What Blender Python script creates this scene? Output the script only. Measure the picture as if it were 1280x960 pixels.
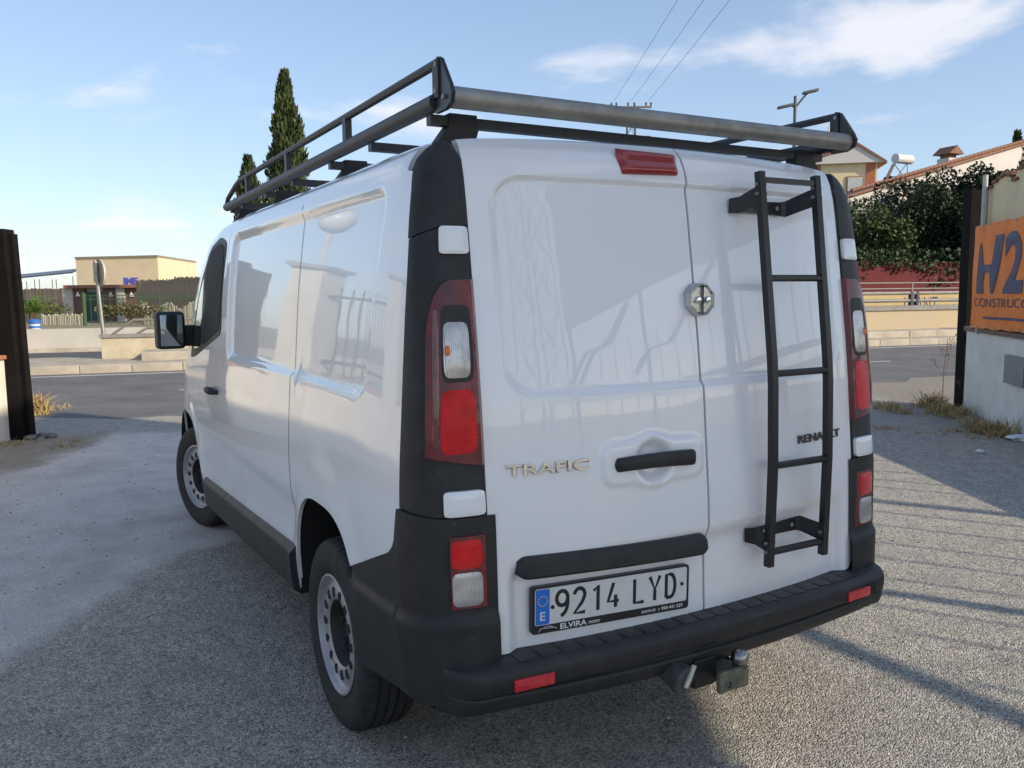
import bpy, bmesh, math, random
import numpy as np
from mathutils import Vector, Matrix
random.seed(7)
R = math.radians
for o in list(bpy.data.objects): bpy.data.objects.remove(o)
scene = bpy.context.scene
col = scene.collection

# ------------------------------------------------------------------ camera
CAM_H = 1.5635; FPX = 1049.88; PITCH = R(-6.183); ROLL = R(-0.605)
cam_d = bpy.data.cameras.new('camera'); cam = bpy.data.objects.new('camera', cam_d); col.objects.link(cam)
cam_d.sensor_width = 36.0; cam_d.lens = 36.0*FPX/1280.0; cam_d.clip_end = 5000; cam_d.clip_start = .05
_f = Vector((0, math.cos(PITCH), math.sin(PITCH))); _r = Vector((1, 0, 0)); _u = _r.cross(_f)
_r, _u = _r*math.cos(ROLL)+_u*math.sin(ROLL), _u*math.cos(ROLL)-_r*math.sin(ROLL)
cam.matrix_world = Matrix(((_r.x, _u.x, -_f.x, 0), (_r.y, _u.y, -_f.y, 0), (_r.z, _u.z, -_f.z, CAM_H), (0, 0, 0, 1)))
scene.camera = cam
def ray(a, b): return _r*((a-640)/FPX)+_u*((480-b)/FPX)+_f
def at(a, b, Y):            # point on the pixel's ray at distance Y ahead
    d = ray(a, b); return Vector((0, 0, CAM_H))+d*(Y/d.y)
def gp(a, b, z=0.):         # point on the pixel's ray at height z
    d = ray(a, b); return Vector((0, 0, CAM_H))+d*((z-CAM_H)/d.z)

# ------------------------------------------------------------------ light
SUN_EL = R(25); SUN_AZ = R(119)          # azimuth clockwise from +Y
sd = Vector((math.sin(SUN_AZ)*math.cos(SUN_EL), math.cos(SUN_AZ)*math.cos(SUN_EL), math.sin(SUN_EL)))
sl = bpy.data.lights.new('sun', 'SUN'); sl.energy = 2.0; sl.angle = R(.55); sl.color = (1., .87, .68)
so = bpy.data.objects.new('sun', sl); col.objects.link(so); so.rotation_euler = sd.to_track_quat('Z', 'Y').to_euler(); so.location = (20, -3, 30)
world = bpy.data.worlds.new('World'); scene.world = world; world.use_nodes = True
def build_world():
    nt = world.node_tree; N = nt.nodes; L = nt.links; N.clear()
    out = N.new('ShaderNodeOutputWorld'); bg = N.new('ShaderNodeBackground'); bg.inputs[1].default_value = .125
    sky = N.new('ShaderNodeTexSky'); sky.sky_type = 'NISHITA'; sky.sun_disc = False
    sky.sun_elevation = SUN_EL; sky.sun_rotation = SUN_AZ; sky.altitude = 600; sky.air_density = 1.0; sky.dust_density = 1.0; sky.ozone_density = 2.4
    tc = N.new('ShaderNodeTexCoord'); sx = N.new('ShaderNodeSeparateXYZ'); L.new(tc.outputs['Generated'], sx.inputs[0])
    # clouds: the view direction projected on a flat layer
    zz = N.new('ShaderNodeMath'); zz.operation = 'MAXIMUM'; L.new(sx.outputs[2], zz.inputs[0]); zz.inputs[1].default_value = 0.0
    za = N.new('ShaderNodeMath'); za.operation = 'ADD'; L.new(zz.outputs[0], za.inputs[0]); za.inputs[1].default_value = .12
    dx = N.new('ShaderNodeMath'); dx.operation = 'DIVIDE'; L.new(sx.outputs[0], dx.inputs[0]); L.new(za.outputs[0], dx.inputs[1])
    dy = N.new('ShaderNodeMath'); dy.operation = 'DIVIDE'; L.new(sx.outputs[1], dy.inputs[0]); L.new(za.outputs[0], dy.inputs[1])
    cb = N.new('ShaderNodeCombineXYZ'); L.new(dx.outputs[0], cb.inputs[0]); L.new(dy.outputs[0], cb.inputs[1])
    mp = N.new('ShaderNodeMapping'); L.new(cb.outputs[0], mp.inputs[0]); mp.inputs['Location'].default_value = CLOUD_OFF
    nz = N.new('ShaderNodeTexNoise'); nz.inputs['Scale'].default_value = .95; nz.inputs['Detail'].default_value = 7; nz.inputs['Roughness'].default_value = .55; nz.inputs['Distortion'].default_value = .25
    L.new(mp.outputs[0], nz.inputs['Vector'])
    mr = N.new('ShaderNodeMapRange'); mr.interpolation_type = 'SMOOTHSTEP'; L.new(nz.outputs['Fac'], mr.inputs[0])
    mr.inputs[1].default_value = .545; mr.inputs[2].default_value = .69; mr.inputs[3].default_value = 0; mr.inputs[4].default_value = .80
    gm = N.new('ShaderNodeGamma'); L.new(sky.outputs[0], gm.inputs[0]); gm.inputs[1].default_value = .66      # gamma lowers the sky's contrast
    tn = N.new('ShaderNodeMix'); tn.data_type = 'RGBA'; tn.blend_type = 'MULTIPLY'; tn.inputs[0].default_value = 1; L.new(gm.outputs[0], tn.inputs[6]); tn.inputs[7].default_value = (.90, .93, 1.0, 1)
    mx = N.new('ShaderNodeMix'); mx.data_type = 'RGBA'; L.new(mr.outputs[0], mx.inputs[0]); L.new(tn.outputs[2], mx.inputs[6]); mx.inputs[7].default_value = (3.1, 3.05, 3.2, 1)
    L.new(mx.outputs[2], bg.inputs[0]); L.new(bg.outputs[0], out.inputs[0])
CLOUD_OFF = (8.88, 5.5, 0)
build_world()
vs = scene.view_settings; vs.view_transform = 'Standard'; vs.look = 'None'; vs.exposure = 1.38; vs.gamma = 1; vs.use_curve_mapping = False

# ------------------------------------------------------------------ materials
MATS = {}
def mat(name, c, rough=.6, metal=0., var=.12, vscale=6., bump=0., bscale=60., coat=0., spec=.5, c2=None, detail=5, trans=0., ior=1.45, emit=None):
    if name in MATS: return MATS[name]
    m = bpy.data.materials.new(name); MATS[name] = m; m.use_nodes = True
    nt = m.node_tree; N = nt.nodes; L = nt.links; b = N['Principled BSDF']
    b.inputs['Roughness'].default_value = rough; b.inputs['Metallic'].default_value = metal
    b.inputs['Coat Weight'].default_value = coat; b.inputs['Coat Roughness'].default_value = .03
    b.inputs['Specular IOR Level'].default_value = spec; b.inputs['Transmission Weight'].default_value = trans; b.inputs['IOR'].default_value = ior
    tc = N.new('ShaderNodeTexCoord')
    nz = N.new('ShaderNodeTexNoise'); nz.inputs['Scale'].default_value = vscale; nz.inputs['Detail'].default_value = detail; nz.inputs['Roughness'].default_value = .6
    L.new(tc.outputs['Object'], nz.inputs['Vector'])
    cr = N.new('ShaderNodeValToRGB'); L.new(nz.outputs['Fac'], cr.inputs[0])
    ca = c2 if c2 else tuple(x*(1-var) for x in c)
    cb_ = c if c2 else tuple(min(1, x*(1+var)) for x in c)
    cr.color_ramp.elements[0].position = .3; cr.color_ramp.elements[0].color = (*ca, 1)
    cr.color_ramp.elements[1].position = .7; cr.color_ramp.elements[1].color = (*cb_, 1)
    L.new(cr.outputs[0], b.inputs['Base Color'])
    if bump:
        n2 = N.new('ShaderNodeTexNoise'); n2.inputs['Scale'].default_value = bscale; n2.inputs['Detail'].default_value = 4; L.new(tc.outputs['Object'], n2.inputs['Vector'])
        bp = N.new('ShaderNodeBump'); bp.inputs['Strength'].default_value = bump; bp.inputs['Distance'].default_value = .01; L.new(n2.outputs['Fac'], bp.inputs['Height']); L.new(bp.outputs[0], b.inputs['Normal'])
    if emit: b.inputs['Emission Color'].default_value = (*emit, 1); b.inputs['Emission Strength'].default_value = 1
    return m

def van_paint():
    m = bpy.data.materials.new('white_paint'); m.use_nodes = True; nt = m.node_tree; N = nt.nodes; L = nt.links; b = N['Principled BSDF']
    b.inputs['Roughness'].default_value = .32; b.inputs['Coat Weight'].default_value = 1; b.inputs['Coat IOR'].default_value = 1.55
    tc = N.new('ShaderNodeTexCoord'); P = tc.outputs['Object']; sx = N.new('ShaderNodeSeparateXYZ'); L.new(P, sx.inputs[0])
    def noise(sc, det, vec=P, ro=.6):
        n = N.new('ShaderNodeTexNoise'); n.inputs['Scale'].default_value = sc; n.inputs['Detail'].default_value = det; n.inputs['Roughness'].default_value = ro; L.new(vec, n.inputs['Vector']); return n.outputs['Fac']
    def op(o, a, c, d=None):
        n = N.new('ShaderNodeMath'); n.operation = o
        for i, q in enumerate((a, c, d)):
            if q is None: continue
            if isinstance(q, (int, float)): n.inputs[i].default_value = q
            else: L.new(q, n.inputs[i])
        return n.outputs[0]
    def rng(v, a, c, lo=0., hi=1.):
        n = N.new('ShaderNodeMapRange'); n.interpolation_type = 'SMOOTHSTEP'; L.new(v, n.inputs[0]); n.inputs[1].default_value = a; n.inputs[2].default_value = c; n.inputs[3].default_value = lo; n.inputs[4].default_value = hi; return n.outputs[0]
    nz = noise(2.2, 7)
    low = op('MULTIPLY', rng(sx.outputs[2], .92, .40, 0., .50), rng(nz, .3, .75))          # road film thrown up by the wheels
    mp = N.new('ShaderNodeMapping'); L.new(P, mp.inputs[0]); mp.inputs['Scale'].default_value = (26, 26, 1.3)
    runs = op('MULTIPLY', rng(noise(1., 4, mp.outputs[0]), .60, .80), rng(noise(3., 3), .45, .7, 0., .22))   # rain runs
    spk = rng(noise(140., 2), .70, .80, 0., .30)                                              # dust specks
    d = op('ADD', op('ADD', low, runs), op('MULTIPLY', spk, rng(nz, .45, .7)))
    d = op('ADD', d, op('MULTIPLY', nz, .05))
    mx = N.new('ShaderNodeMix'); mx.data_type = 'RGBA'; L.new(d, mx.inputs[0]); mx.inputs[6].default_value = (.85, .855, .855, 1); mx.inputs[7].default_value = (.50, .46, .40, 1)
    L.new(mx.outputs[2], b.inputs['Base Color'])
    L.new(op('ADD', .015, op('MULTIPLY', d, .35)), b.inputs['Coat Roughness'])
    bp = N.new('ShaderNodeBump'); bp.inputs['Strength'].default_value = .035; bp.inputs['Distance'].default_value = .02; L.new(noise(3., 2), bp.inputs['Height']); L.new(bp.outputs[0], b.inputs['Coat Normal'])
    return m
PAINT = van_paint()
def plastic():
    m = mat('black_plastic', (.020, .0205, .021), .5, var=.12, vscale=6, bump=.10, bscale=1100, spec=.4)
    N = m.node_tree.nodes; L = m.node_tree.links; b = N['Principled BSDF']; src = b.inputs['Base Color'].links[0].from_socket
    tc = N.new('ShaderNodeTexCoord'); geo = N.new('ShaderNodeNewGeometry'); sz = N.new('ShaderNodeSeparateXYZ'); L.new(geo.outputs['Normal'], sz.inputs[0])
    n1 = N.new('ShaderNodeTexNoise'); n1.inputs['Scale'].default_value = 9; n1.inputs['Detail'].default_value = 8; n1.inputs['Roughness'].default_value = .7; L.new(tc.outputs['Object'], n1.inputs['Vector'])
    mp = N.new('ShaderNodeMapping'); mp.inputs['Scale'].default_value = (6, 50, 90); L.new(tc.outputs['Object'], mp.inputs[0])
    n2 = N.new('ShaderNodeTexNoise'); n2.inputs['Scale'].default_value = 1.; n2.inputs['Detail'].default_value = 3; L.new(mp.outputs[0], n2.inputs['Vector'])
    r1 = N.new('ShaderNodeMapRange'); L.new(n1.outputs['Fac'], r1.inputs[0]); r1.inputs[1].default_value = .45; r1.inputs[2].default_value = .75; r1.inputs[4].default_value = .13
    r2 = N.new('ShaderNodeMapRange'); L.new(n2.outputs['Fac'], r2.inputs[0]); r2.inputs[1].default_value = .68; r2.inputs[2].default_value = .74; r2.inputs[4].default_value = .22
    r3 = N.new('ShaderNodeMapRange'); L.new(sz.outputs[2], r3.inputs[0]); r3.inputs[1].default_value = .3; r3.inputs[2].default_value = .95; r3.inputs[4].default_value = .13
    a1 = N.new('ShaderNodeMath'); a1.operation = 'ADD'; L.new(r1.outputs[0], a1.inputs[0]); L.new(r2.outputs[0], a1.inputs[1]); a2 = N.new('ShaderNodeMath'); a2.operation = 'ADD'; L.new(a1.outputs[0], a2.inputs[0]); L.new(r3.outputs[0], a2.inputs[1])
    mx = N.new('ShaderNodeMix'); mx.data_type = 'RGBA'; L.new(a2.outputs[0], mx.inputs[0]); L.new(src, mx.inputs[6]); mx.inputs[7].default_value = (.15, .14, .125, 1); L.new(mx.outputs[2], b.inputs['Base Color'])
    return m
BLACK_PL = plastic()
BLACK_PT = mat('black_paint', (.02, .02, .021), .35, var=.2, vscale=14, bump=.05, bscale=120)
DARK = mat('underbody_dark', (.012, .012, .012), .8)
RUBBER = mat('rubber', (.022, .022, .022), .75, var=.35, vscale=18, bump=.15, bscale=150)
RACK = mat('rack_grey_black', (.038, .038, .040), .48, var=.2, vscale=20, bump=.04, bscale=200)
GALV = mat('galvanised_steel', (.30, .295, .27), .5, metal=.75, var=.22, vscale=16, bump=.06, bscale=90)
CHROME = mat('chrome', (.82, .84, .86), .18, metal=1., var=.1)
RIM = mat('silver_rim', (.36, .365, .37), .42, metal=.45, var=.18, vscale=10)
def ribbed(name, c, c2, sc, strength, metal=0., rough=.08, coat=.8, vert=False):
    m = mat(name, c, rough, metal=metal, var=.3, vscale=14, c2=c2, coat=coat)
    N = m.node_tree.nodes; L = m.node_tree.links; b = N['Principled BSDF']; tc = N.new('ShaderNodeTexCoord'); w = N.new('ShaderNodeTexWave'); w.wave_type = 'BANDS'; w.bands_direction = 'X' if vert else 'Z'; w.inputs['Scale'].default_value = sc; w.inputs['Distortion'].default_value = .2
    L.new(tc.outputs['Object'], w.inputs['Vector']); bp = N.new('ShaderNodeBump'); bp.inputs['Strength'].default_value = strength; bp.inputs['Distance'].default_value = .003; L.new(w.outputs['Fac'], bp.inputs['Height']); L.new(bp.outputs[0], b.inputs['Normal'])
    return m
REDLENS = ribbed('dark_red_lens', (.20, .005, .010), (.06, .003, .005), 60, .25, coat=.55)
REDBRIGHT = ribbed('bright_red_lens', (.92, .010, .007), (.55, .006, .005), 75, .6, coat=.15)
BRAKERED = ribbed('brake_red_lens', (.34, .006, .012), (.24, .004, .008), 40, .2, vert=True)
CLEARLENS = ribbed('clear_lens', (.70, .68, .65), (.34, .33, .33), 55, .7, metal=.4, vert=True)
AMBER = mat('amber_bulb', (.8, .18, .02), .2)
GLASS = mat('dark_glass', (.008, .010, .010), .03, var=.0, coat=1.)
MIRROR = mat('mirror_glass', (.26, .30, .34), .02, metal=1., var=.0)

# ------------------------------------------------------------------ helpers
def tag(o, label=None, cat=None, group=None, kind=None):
    if label: o['label'] = label
    if cat: o['category'] = cat
    if group: o['group'] = group
    if kind: o['kind'] = kind
    return o
def empty(name, loc=(0, 0, 0), rz=0., parent=None):
    o = bpy.data.objects.new(name, None); col.objects.link(o); o.location = loc; o.rotation_euler = (0, 0, rz); o.parent = parent; o.empty_display_size = .2
    return o
def mobj(name, verts, faces, m, parent=None, smooth=False, ang=35, loc=None):
    me = bpy.data.meshes.new(name); me.from_pydata([tuple(v) for v in verts], [], faces); me.validate()
    if smooth:
        me.polygons.foreach_set('use_smooth', [True]*len(me.polygons)); me.set_sharp_from_angle(angle=R(ang))
    if m: me.materials.append(m)
    o = bpy.data.objects.new(name, me); col.objects.link(o); o.parent = parent
    if loc is not None: o.location = loc
    return o
def link_mesh(name, me, parent=None, loc=None, rz=None):
    o = bpy.data.objects.new(name, me); col.objects.link(o); o.parent = parent
    if loc is not None: o.location = loc
    if rz is not None: o.rotation_euler = (0, 0, rz)
    return o
class MB:
    def __init__(s): s.v = []; s.f = []
    def add(s, vs, fs):
        k = len(s.v); s.v += [tuple(v) for v in vs]; s.f += [tuple(i+k for i in f) for f in fs]
    def box(s, x0, x1, y0, y1, z0, z1, M=None, bev=0.):
        if bev <= 0:
            vs = [Vector((x, y, z)) for z in (z0, z1) for y in (y0, y1) for x in (x0, x1)]
            fs = [(0, 2, 3, 1), (4, 5, 7, 6), (0, 1, 5, 4), (2, 6, 7, 3), (0, 4, 6, 2), (1, 3, 7, 5)]
        else:
            bm = bmesh.new(); bmesh.ops.create_cube(bm, size=1)
            for v in bm.verts: v.co = Vector(((x0+x1)/2+v.co.x*(x1-x0), (y0+y1)/2+v.co.y*(y1-y0), (z0+z1)/2+v.co.z*(z1-z0)))
            bmesh.ops.bevel(bm, geom=bm.edges[:], offset=bev, segments=3, affect='EDGES', profile=.6)
            bm.verts.index_update(); vs = [v.co.copy() for v in bm.verts]; fs = [tuple(v.index for v in f.verts) for f in bm.faces]; bm.free()
        if M is not None: vs = [M @ v for v in vs]
        s.add(vs, fs); return s
    def tube(s, pts, r, n=10, cap=True, sq=False, up=None):
        pts = [Vector(p) for p in pts]; rs = r if isinstance(r, (list, tuple)) else [r]*len(pts)
        k = len(s.v); prev = None
        for i, p in enumerate(pts):
            t = (pts[min(i+1, len(pts)-1)]-pts[max(i-1, 0)]).normalized()
            if prev is None:
                a = up if up else (Vector((0, 0, 1)) if abs(t.z) < .9 else Vector((1, 0, 0)))
                nx = t.cross(Vector(a)).normalized()
            else: nx = (prev-t*prev.dot(t)).normalized()
            prev = nx; ny = t.cross(nx).normalized()
            for j in range(n):
                an = 2*math.pi*(j+(.5 if sq else 0))/n
                s.v.append(tuple(p+(nx*math.cos(an)+ny*math.sin(an))*rs[i]))
        for i in range(len(pts)-1):
            for j in range(n):
                a = k+i*n+j; b = k+i*n+(j+1) % n; s.f.append((a, b, b+n, a+n))
        if cap:
            s.f.append(tuple(k+j for j in range(n))[::-1]); e = k+(len(pts)-1)*n; s.f.append(tuple(e+j for j in range(n)))
        return s
    def prism(s, poly, d, M=None):
        """poly: 2-D outline (x,z); extruded along y from 0 to d"""
        n = len(poly); vs = [Vector((p[0], 0, p[1])) for p in poly]+[Vector((p[0], d, p[1])) for p in poly]
        if M is not None: vs = [M @ v for v in vs]
        fs = [tuple(range(n)), tuple(range(2*n-1, n-1, -1))]+[(i, i+n, (i+1) % n+n, (i+1) % n) for i in range(n)]
        s.add(vs, fs); return s
    def lathe(s, prof, n=32, axis='X', M=None, closed=False):
        """prof: list of (radius, along)"""
        k = len(s.v); vs = []
        for (r, a) in prof:
            for j in range(n):
                t = 2*math.pi*j/n; c, q = r*math.cos(t), r*math.sin(t)
                vs.append(Vector((a, c, q)) if axis == 'X' else (Vector((c, a, q)) if axis == 'Y' else Vector((c, q, a))))
        if M is not None: vs = [M @ v for v in vs]
        fs = []
        P = len(prof)
        for i in range(P-1 if not closed else P):
            for j in range(n):
                a = i*n+j; b = i*n+(j+1) % n; i2 = (i+1) % P
                fs.append((a, b, i2*n+(j+1) % n, i2*n+j))
        s.add(vs, fs); return s
    def obj(s, name, m, parent=None, smooth=False, ang=35, loc=None): return mobj(name, s.v, s.f, m, parent, smooth, ang, loc)
def grid(name, fn, us, vs, m, parent, skirt=None, ang=40, flip=False, keep=None):
    """surface patch fn(u,v)->xyz; skirt: inward vector function or vector"""
    nu, nv = len(us), len(vs); V = [fn(u, v) for u in us for v in vs]
    F = []
    for i in range(nu-1):
        for j in range(nv-1):
            if keep and not keep((us[i]+us[i+1])/2, (vs[j]+vs[j+1])/2): continue
            q = (i*nv+j, (i+1)*nv+j, (i+1)*nv+j+1, i*nv+j+1); F.append(q[::-1] if flip else q)
    if skirt is not None:
        loop = [i*nv for i in range(nu)]+[(nu-1)*nv+j for j in range(1, nv)]+[i*nv+nv-1 for i in range(nu-2, -1, -1)]+[j for j in range(nv-2, 0, -1)]
        k = len(V); sv = Vector(skirt)
        for a in loop: V.append(tuple(Vector(V[a])+sv))
        n = len(loop)
        for i in range(n):
            q = (loop[i], k+i, k+(i+1) % n, loop[(i+1) % n]); F.append(q[::-1] if flip else q)
    return mobj(name, V, F, m, parent, True, ang)
def text_geo(s, size=1., bold=0., extr=0., align='LEFT'):
    cu = bpy.data.curves.new('t', 'FONT'); cu.body = s; cu.size = size; cu.offset = bold; cu.extrude = extr; cu.align_x = align; cu.resolution_u = 4
    o = bpy.data.objects.new('t', cu); col.objects.link(o); bpy.context.view_layer.update()
    dg = bpy.context.evaluated_depsgraph_get(); me = bpy.data.meshes.new_from_object(o.evaluated_get(dg))
    vs = [v.co.copy() for v in me.vertices]; fs = [tuple(p.vertices) for p in me.polygons]
    bpy.data.objects.remove(o); bpy.data.curves.remove(cu); bpy.data.meshes.remove(me)
    return vs, fs
def text_obj(name, s, fn, m, parent, width=None, height=None, bold=0., extr=0., align='LEFT'):
    """text fitted to width x height, lower-left at 0; fn(a,b,c) -> xyz"""
    vs, fs = text_geo(s, 1., bold, extr if False else 0.0, align)
    x0 = min(v.x for v in vs); x1 = max(v.x for v in vs); y0 = min(v.y for v in vs); y1 = max(v.y for v in vs)
    sy = height/(y1-y0); sx = width/(x1-x0) if width else sy
    P = [((v.x-x0)*sx, (v.y-y0)*sy) for v in vs]
    if extr <= 0: return mobj(name, [fn(a, b, 0.) for a, b in P], fs, m, parent)
    n = len(P); V = [fn(a, b, extr) for a, b in P]+[fn(a, b, 0.) for a, b in P]; F = list(fs)
    cnt = {}
    for f in fs:
        for i in range(len(f)):
            e = (f[i], f[(i+1) % len(f)]); k = (min(e), max(e)); cnt.setdefault(k, []).append(e)
    for k, es in cnt.items():
        if len(es) == 1: a, b = es[0]; F.append((b, a, a+n, b+n))
    return mobj(name, V, F, m, parent)
def sm(e0, e1, x):
    t = min(1., max(0., (x-e0)/(e1-e0))); return t*t*(3-2*t)
def lin(x, xs, ys): return float(np.interp(x, xs, ys))

# ================================================================== THE VAN (local frame: X right, Y forward, Z up)
YAW = R(29.219)
CX, CY = -1.8006, -1.8995
van = empty('delivery_van', (-CX*math.cos(YAW)+CY*math.sin(YAW), -CX*math.sin(YAW)-CY*math.cos(YAW), 0), YAW)
tag(van, 'white delivery van with black roof rack and ladder on its rear door', 'van')
# section profile, dense and smooth
_PR = [(.935, .22), (.95, .32), (.962, .45), (.971, .62), (.976, .85), (.973, 1.0), (.968, 1.10), (.962, 1.18), (.953, 1.3), (.933, 1.55), (.913, 1.72), (.896, 1.84), (.88, 1.91), (.852, 1.962), (.80, 1.995), (.70, 2.013), (.50, 2.024), (.25, 2.031), (0, 2.034)]
def _dense(P, k=8):
    out = []
    P = [P[0]]+list(P)+[P[-1]]
    for i in range(1, len(P)-2):
        p0, p1, p2, p3 = [np.array(P[j]) for j in (i-1, i, i+1, i+2)]
        for t in np.linspace(0, 1, k, endpoint=False):
            out.append(.5*((2*p1)+(-p0+p2)*t+(2*p0-5*p1+4*p2-p3)*t*t+(-p0+3*p1-3*p2+p3)*t**3))
    out.append(np.array(P[-2])); return np.array(out)
_PD = _dense(_PR)
_ZS, _XS = _PD[:, 1], _PD[:, 0]
_YW, _FW = [-1, 4.0, 4.35, 4.65, 4.85, 4.96, 5.02], [1, 1, .975, .92, .85, .76, .62]
_YR, _ZR = [0, .22, .40, 2.6, 3.2, 3.5, 3.72, 4.0, 4.3, 4.52, 4.75, 4.9, 4.98, 5.02], [2.0, 2.0, 2.034, 2.034, 2.015, 1.965, 1.87, 1.66, 1.41, 1.2, 1.1, .97, .75, .55]
_YB, _ZB = [0, 4.0, 4.6, 5.02], [1.1, 1.1, .7, .35]
def half_w(y, z):
    w = float(np.interp(z, _ZS, _XS))
    if y < .6: w -= .02*((.6-y)/.35)**2
    return w*lin(y, _YW, _FW)
def zmap(y, z):          # squash the upper section where the roof falls to bonnet and nose
    zr = lin(y, _YR, _ZR); zb = lin(y, _YB, _ZB)
    return z if z < zb else zb+(z-zb)*(zr-zb)/(2.034-zb)
def rrect(y, z, y0, y1, z0, z1, r):      # signed distance to a rounded rectangle, negative inside
    cx, cz = (y0+y1)/2, (z0+z1)/2; qx = abs(y-cx)-(y1-y0)/2+r; qz = abs(z-cz)-(z1-z0)/2+r
    return math.hypot(max(qx, 0), max(qz, 0))+min(max(qx, qz), 0)-r
AR_Y, AR_W, AR_T = .955, .372, .835
AF_Y, AF_W, AF_T = 4.066, .45, .80
def arch_z(y, yc, hw, top, z0=.30):
    t = abs(y-yc)/hw
    return z0+(top-z0)*(1-t**3)**(1/3) if t < 1 else None
def clad_top(y): return lin(y, [1.2, 1.33, 3.47, 3.6], [.585, .58, .452, .445])
def side_low(y):
    b = lin(y, [0, 1.33, 3.4, 5.0], [.40, .40, .265, .24])
    for yc, hw, tp in ((AR_Y, AR_W, AR_T), (AF_Y, AF_W, AF_T)):
        a = arch_z(y, yc, hw, tp)
        if a is not None: b = max(b, a)
    return b
def side_off(y, z):
    o = 0.
    # pressed upper panel
    yy = y+.12*(z-1.25) if y < 1.2 else y
    d = rrect(yy, z, .545, 2.68, 1.255, 1.872, .07)
    o -= .019*sm(.011, -.017, d)
    # styling line above the sill
    if 1.3 < y < 3.6: o -= .010*sm(.80, .72, z)*sm(clad_top(y)-.02, clad_top(y)+.10, z)
    # flare round the arches
    for yc, hw, tp in ((AR_Y, AR_W, AR_T), (AF_Y, AF_W, AF_T)):
        t = math.hypot((y-yc)/hw, (z-.30)/(tp-.30)); o += .010*sm(1.38, 1.06, t)*sm(.3, .5, z)
    return o
def side_pt(sgn, y, z, off=0.):
    zz = zmap(y, z); return (sgn*(half_w(y, z)+(side_off(y, z) if y < 4.5 else 0)+off), y, zz)
# --- rear face
_RZ, _RY = [.40, .54, .64, .77, .90, .97, 1.07, 1.25, 1.40, 1.65, 1.82, 1.89, 1.94, 1.98, 2.01, 2.034], [.040, .046, .05, .054, .059, .064, .073, .088, .105, .140, .165, .178, .192, .212, .24, .29]
def rear_y(x, z):
    y = lin(z, _RZ, _RY)+.068*(x/.75)**2
    # lower recess for the number plate
    y += .028*sm(.835, .755, z-.02*(x/.7))*sm(.705, .655, abs(x))
    # pressed upper panels
    d = rrect(x, z, -.675, .675, 1.275, 1.893, .10); y += .013*sm(.008, -.010, d)
    # handle bowl
    if -.42 < x < 0:
        h1 = rrect(x, z, -.385, -.025, .995, 1.115, .035); h2 = math.hypot(x+.21, z-1.056)-.078
        k = .03; q = max(k-abs(h1-h2), 0)/k; h = min(h1, h2)-q*q*k*.25
        y -= .010*sm(.010, -.006, h)
        y += .024*sm(.008, -.030, h2+.012)
    return y
def roof_z(x): return float(np.interp(-abs(x), -_XS[-60:], _ZS[-60:]))
def door_fn(x, v):
    zb = .546+.03*max(0, (abs(x)-.715)/.033)**2.5 if abs(x) > .715 else .546
    zt = roof_z(x)-.012
    z = zb+(zt-zb)*v; return (x, rear_y(x, z), z)
xs_l = list(np.linspace(-.748, -.0042, 110)); vsd = list(np.linspace(0, .93, 170))+list(np.linspace(.937, 1, 12))
left_door = grid('rear_door', door_fn, xs_l, vsd, PAINT, van, skirt=(0, .03, 0))
xs_r = list(np.linspace(.0042, .748, 110))
right_door = grid('rear_door', door_fn, xs_r, vsd, PAINT, van, skirt=(0, .03, 0))
left_door['label'] = 'left rear door with the number plate and handle'; right_door['label'] = 'right rear door carrying the ladder'
# --- inner dark shell closes every gap
def inner(sgn):
    ys = np.linspace(.40, 4.95, 60)
    return grid('inner_shell', lambda y, t: (sgn*max(0, np.interp(t, range(len(_XS)), _XS)*lin(y, _YW, _FW)-.05), y, min(zmap(y, float(np.interp(t, range(len(_ZS)), _ZS))), 99)-.03+.0),
                list(ys), list(np.linspace(56, len(_XS)-1, 40)), DARK, van, flip=(sgn > 0))
for s_ in (-1, 1): inner(s_)
mb = MB(); mb.box(-.80, .80, .20, .23, .42, 1.0); mb.box(-.80, .80, .26, .28, .9, 1.7); mb.box(-.68, .68, .29, .31, 1.6, 1.97); mb.box(-.76, .76, 1.45, 3.5, .22, .5); mb.box(-.55, .55, .9, 4.9, .27, .6); mb.box(-.55, .55, .2, .9, .42, .6); mb.box(-.86, .86, 1.42, 3.5, .5, .9); mb.box(-.7, .7, .22, 1.4, .55, .9)
mb.obj('underbody', DARK, van)
# --- side panels, front doors, wings
def side_patch(name, sgn, y0, y1, ny, z1=1.918, label=None, y0f=None):
    ys = list(np.linspace(0, 1, ny)); vs_ = list(np.linspace(0, 1, 96))
    def fn(a, v):
        y = y0+(y1-y0)*a
        z0 = side_low(y); 
        z = z0+(z1-z0)*v
        if y0f:                      # rear end follows the corner trim's edge
            yb = y0f(z); y = y+(yb-y0)*(1-sm(0, .35, a)) if a < .35 else y
            z0 = max(side_low(y), low_edge(y)); z = z0+(z1-z0)*v
            yb = y0f(z); y2 = y0+(y1-y0)*a; y = y2+(yb-y0)*(1-sm(0, .35, a)) if a < .35 else y2
        return side_pt(sgn, y, z)
    o = grid(name, fn, ys, vs_, PAINT, van, skirt=(-sgn*.014, 0, 0), flip=(sgn < 0))
    if label: o['label'] = label
    return o
def low_edge(y):        # lower edge of the white panel behind the rear arch
    return lin(y, [.27, .29, .33, .60, .66], [.93, .86, .825, .715, .69]) if y < .66 else 0.
def corner_edge(z): return lin(z, [.9, 1.6, 1.85, 1.918], [.262, .278, .30, .315])
for s_ in (-1, 1):
    side_patch('body_side', s_, .27, 2.792, 190, y0f=corner_edge)
    side_patch('front_door', s_, 2.800, 3.742, 70)
    side_patch('front_wing', s_, 3.750, 5.02, 90)
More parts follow.
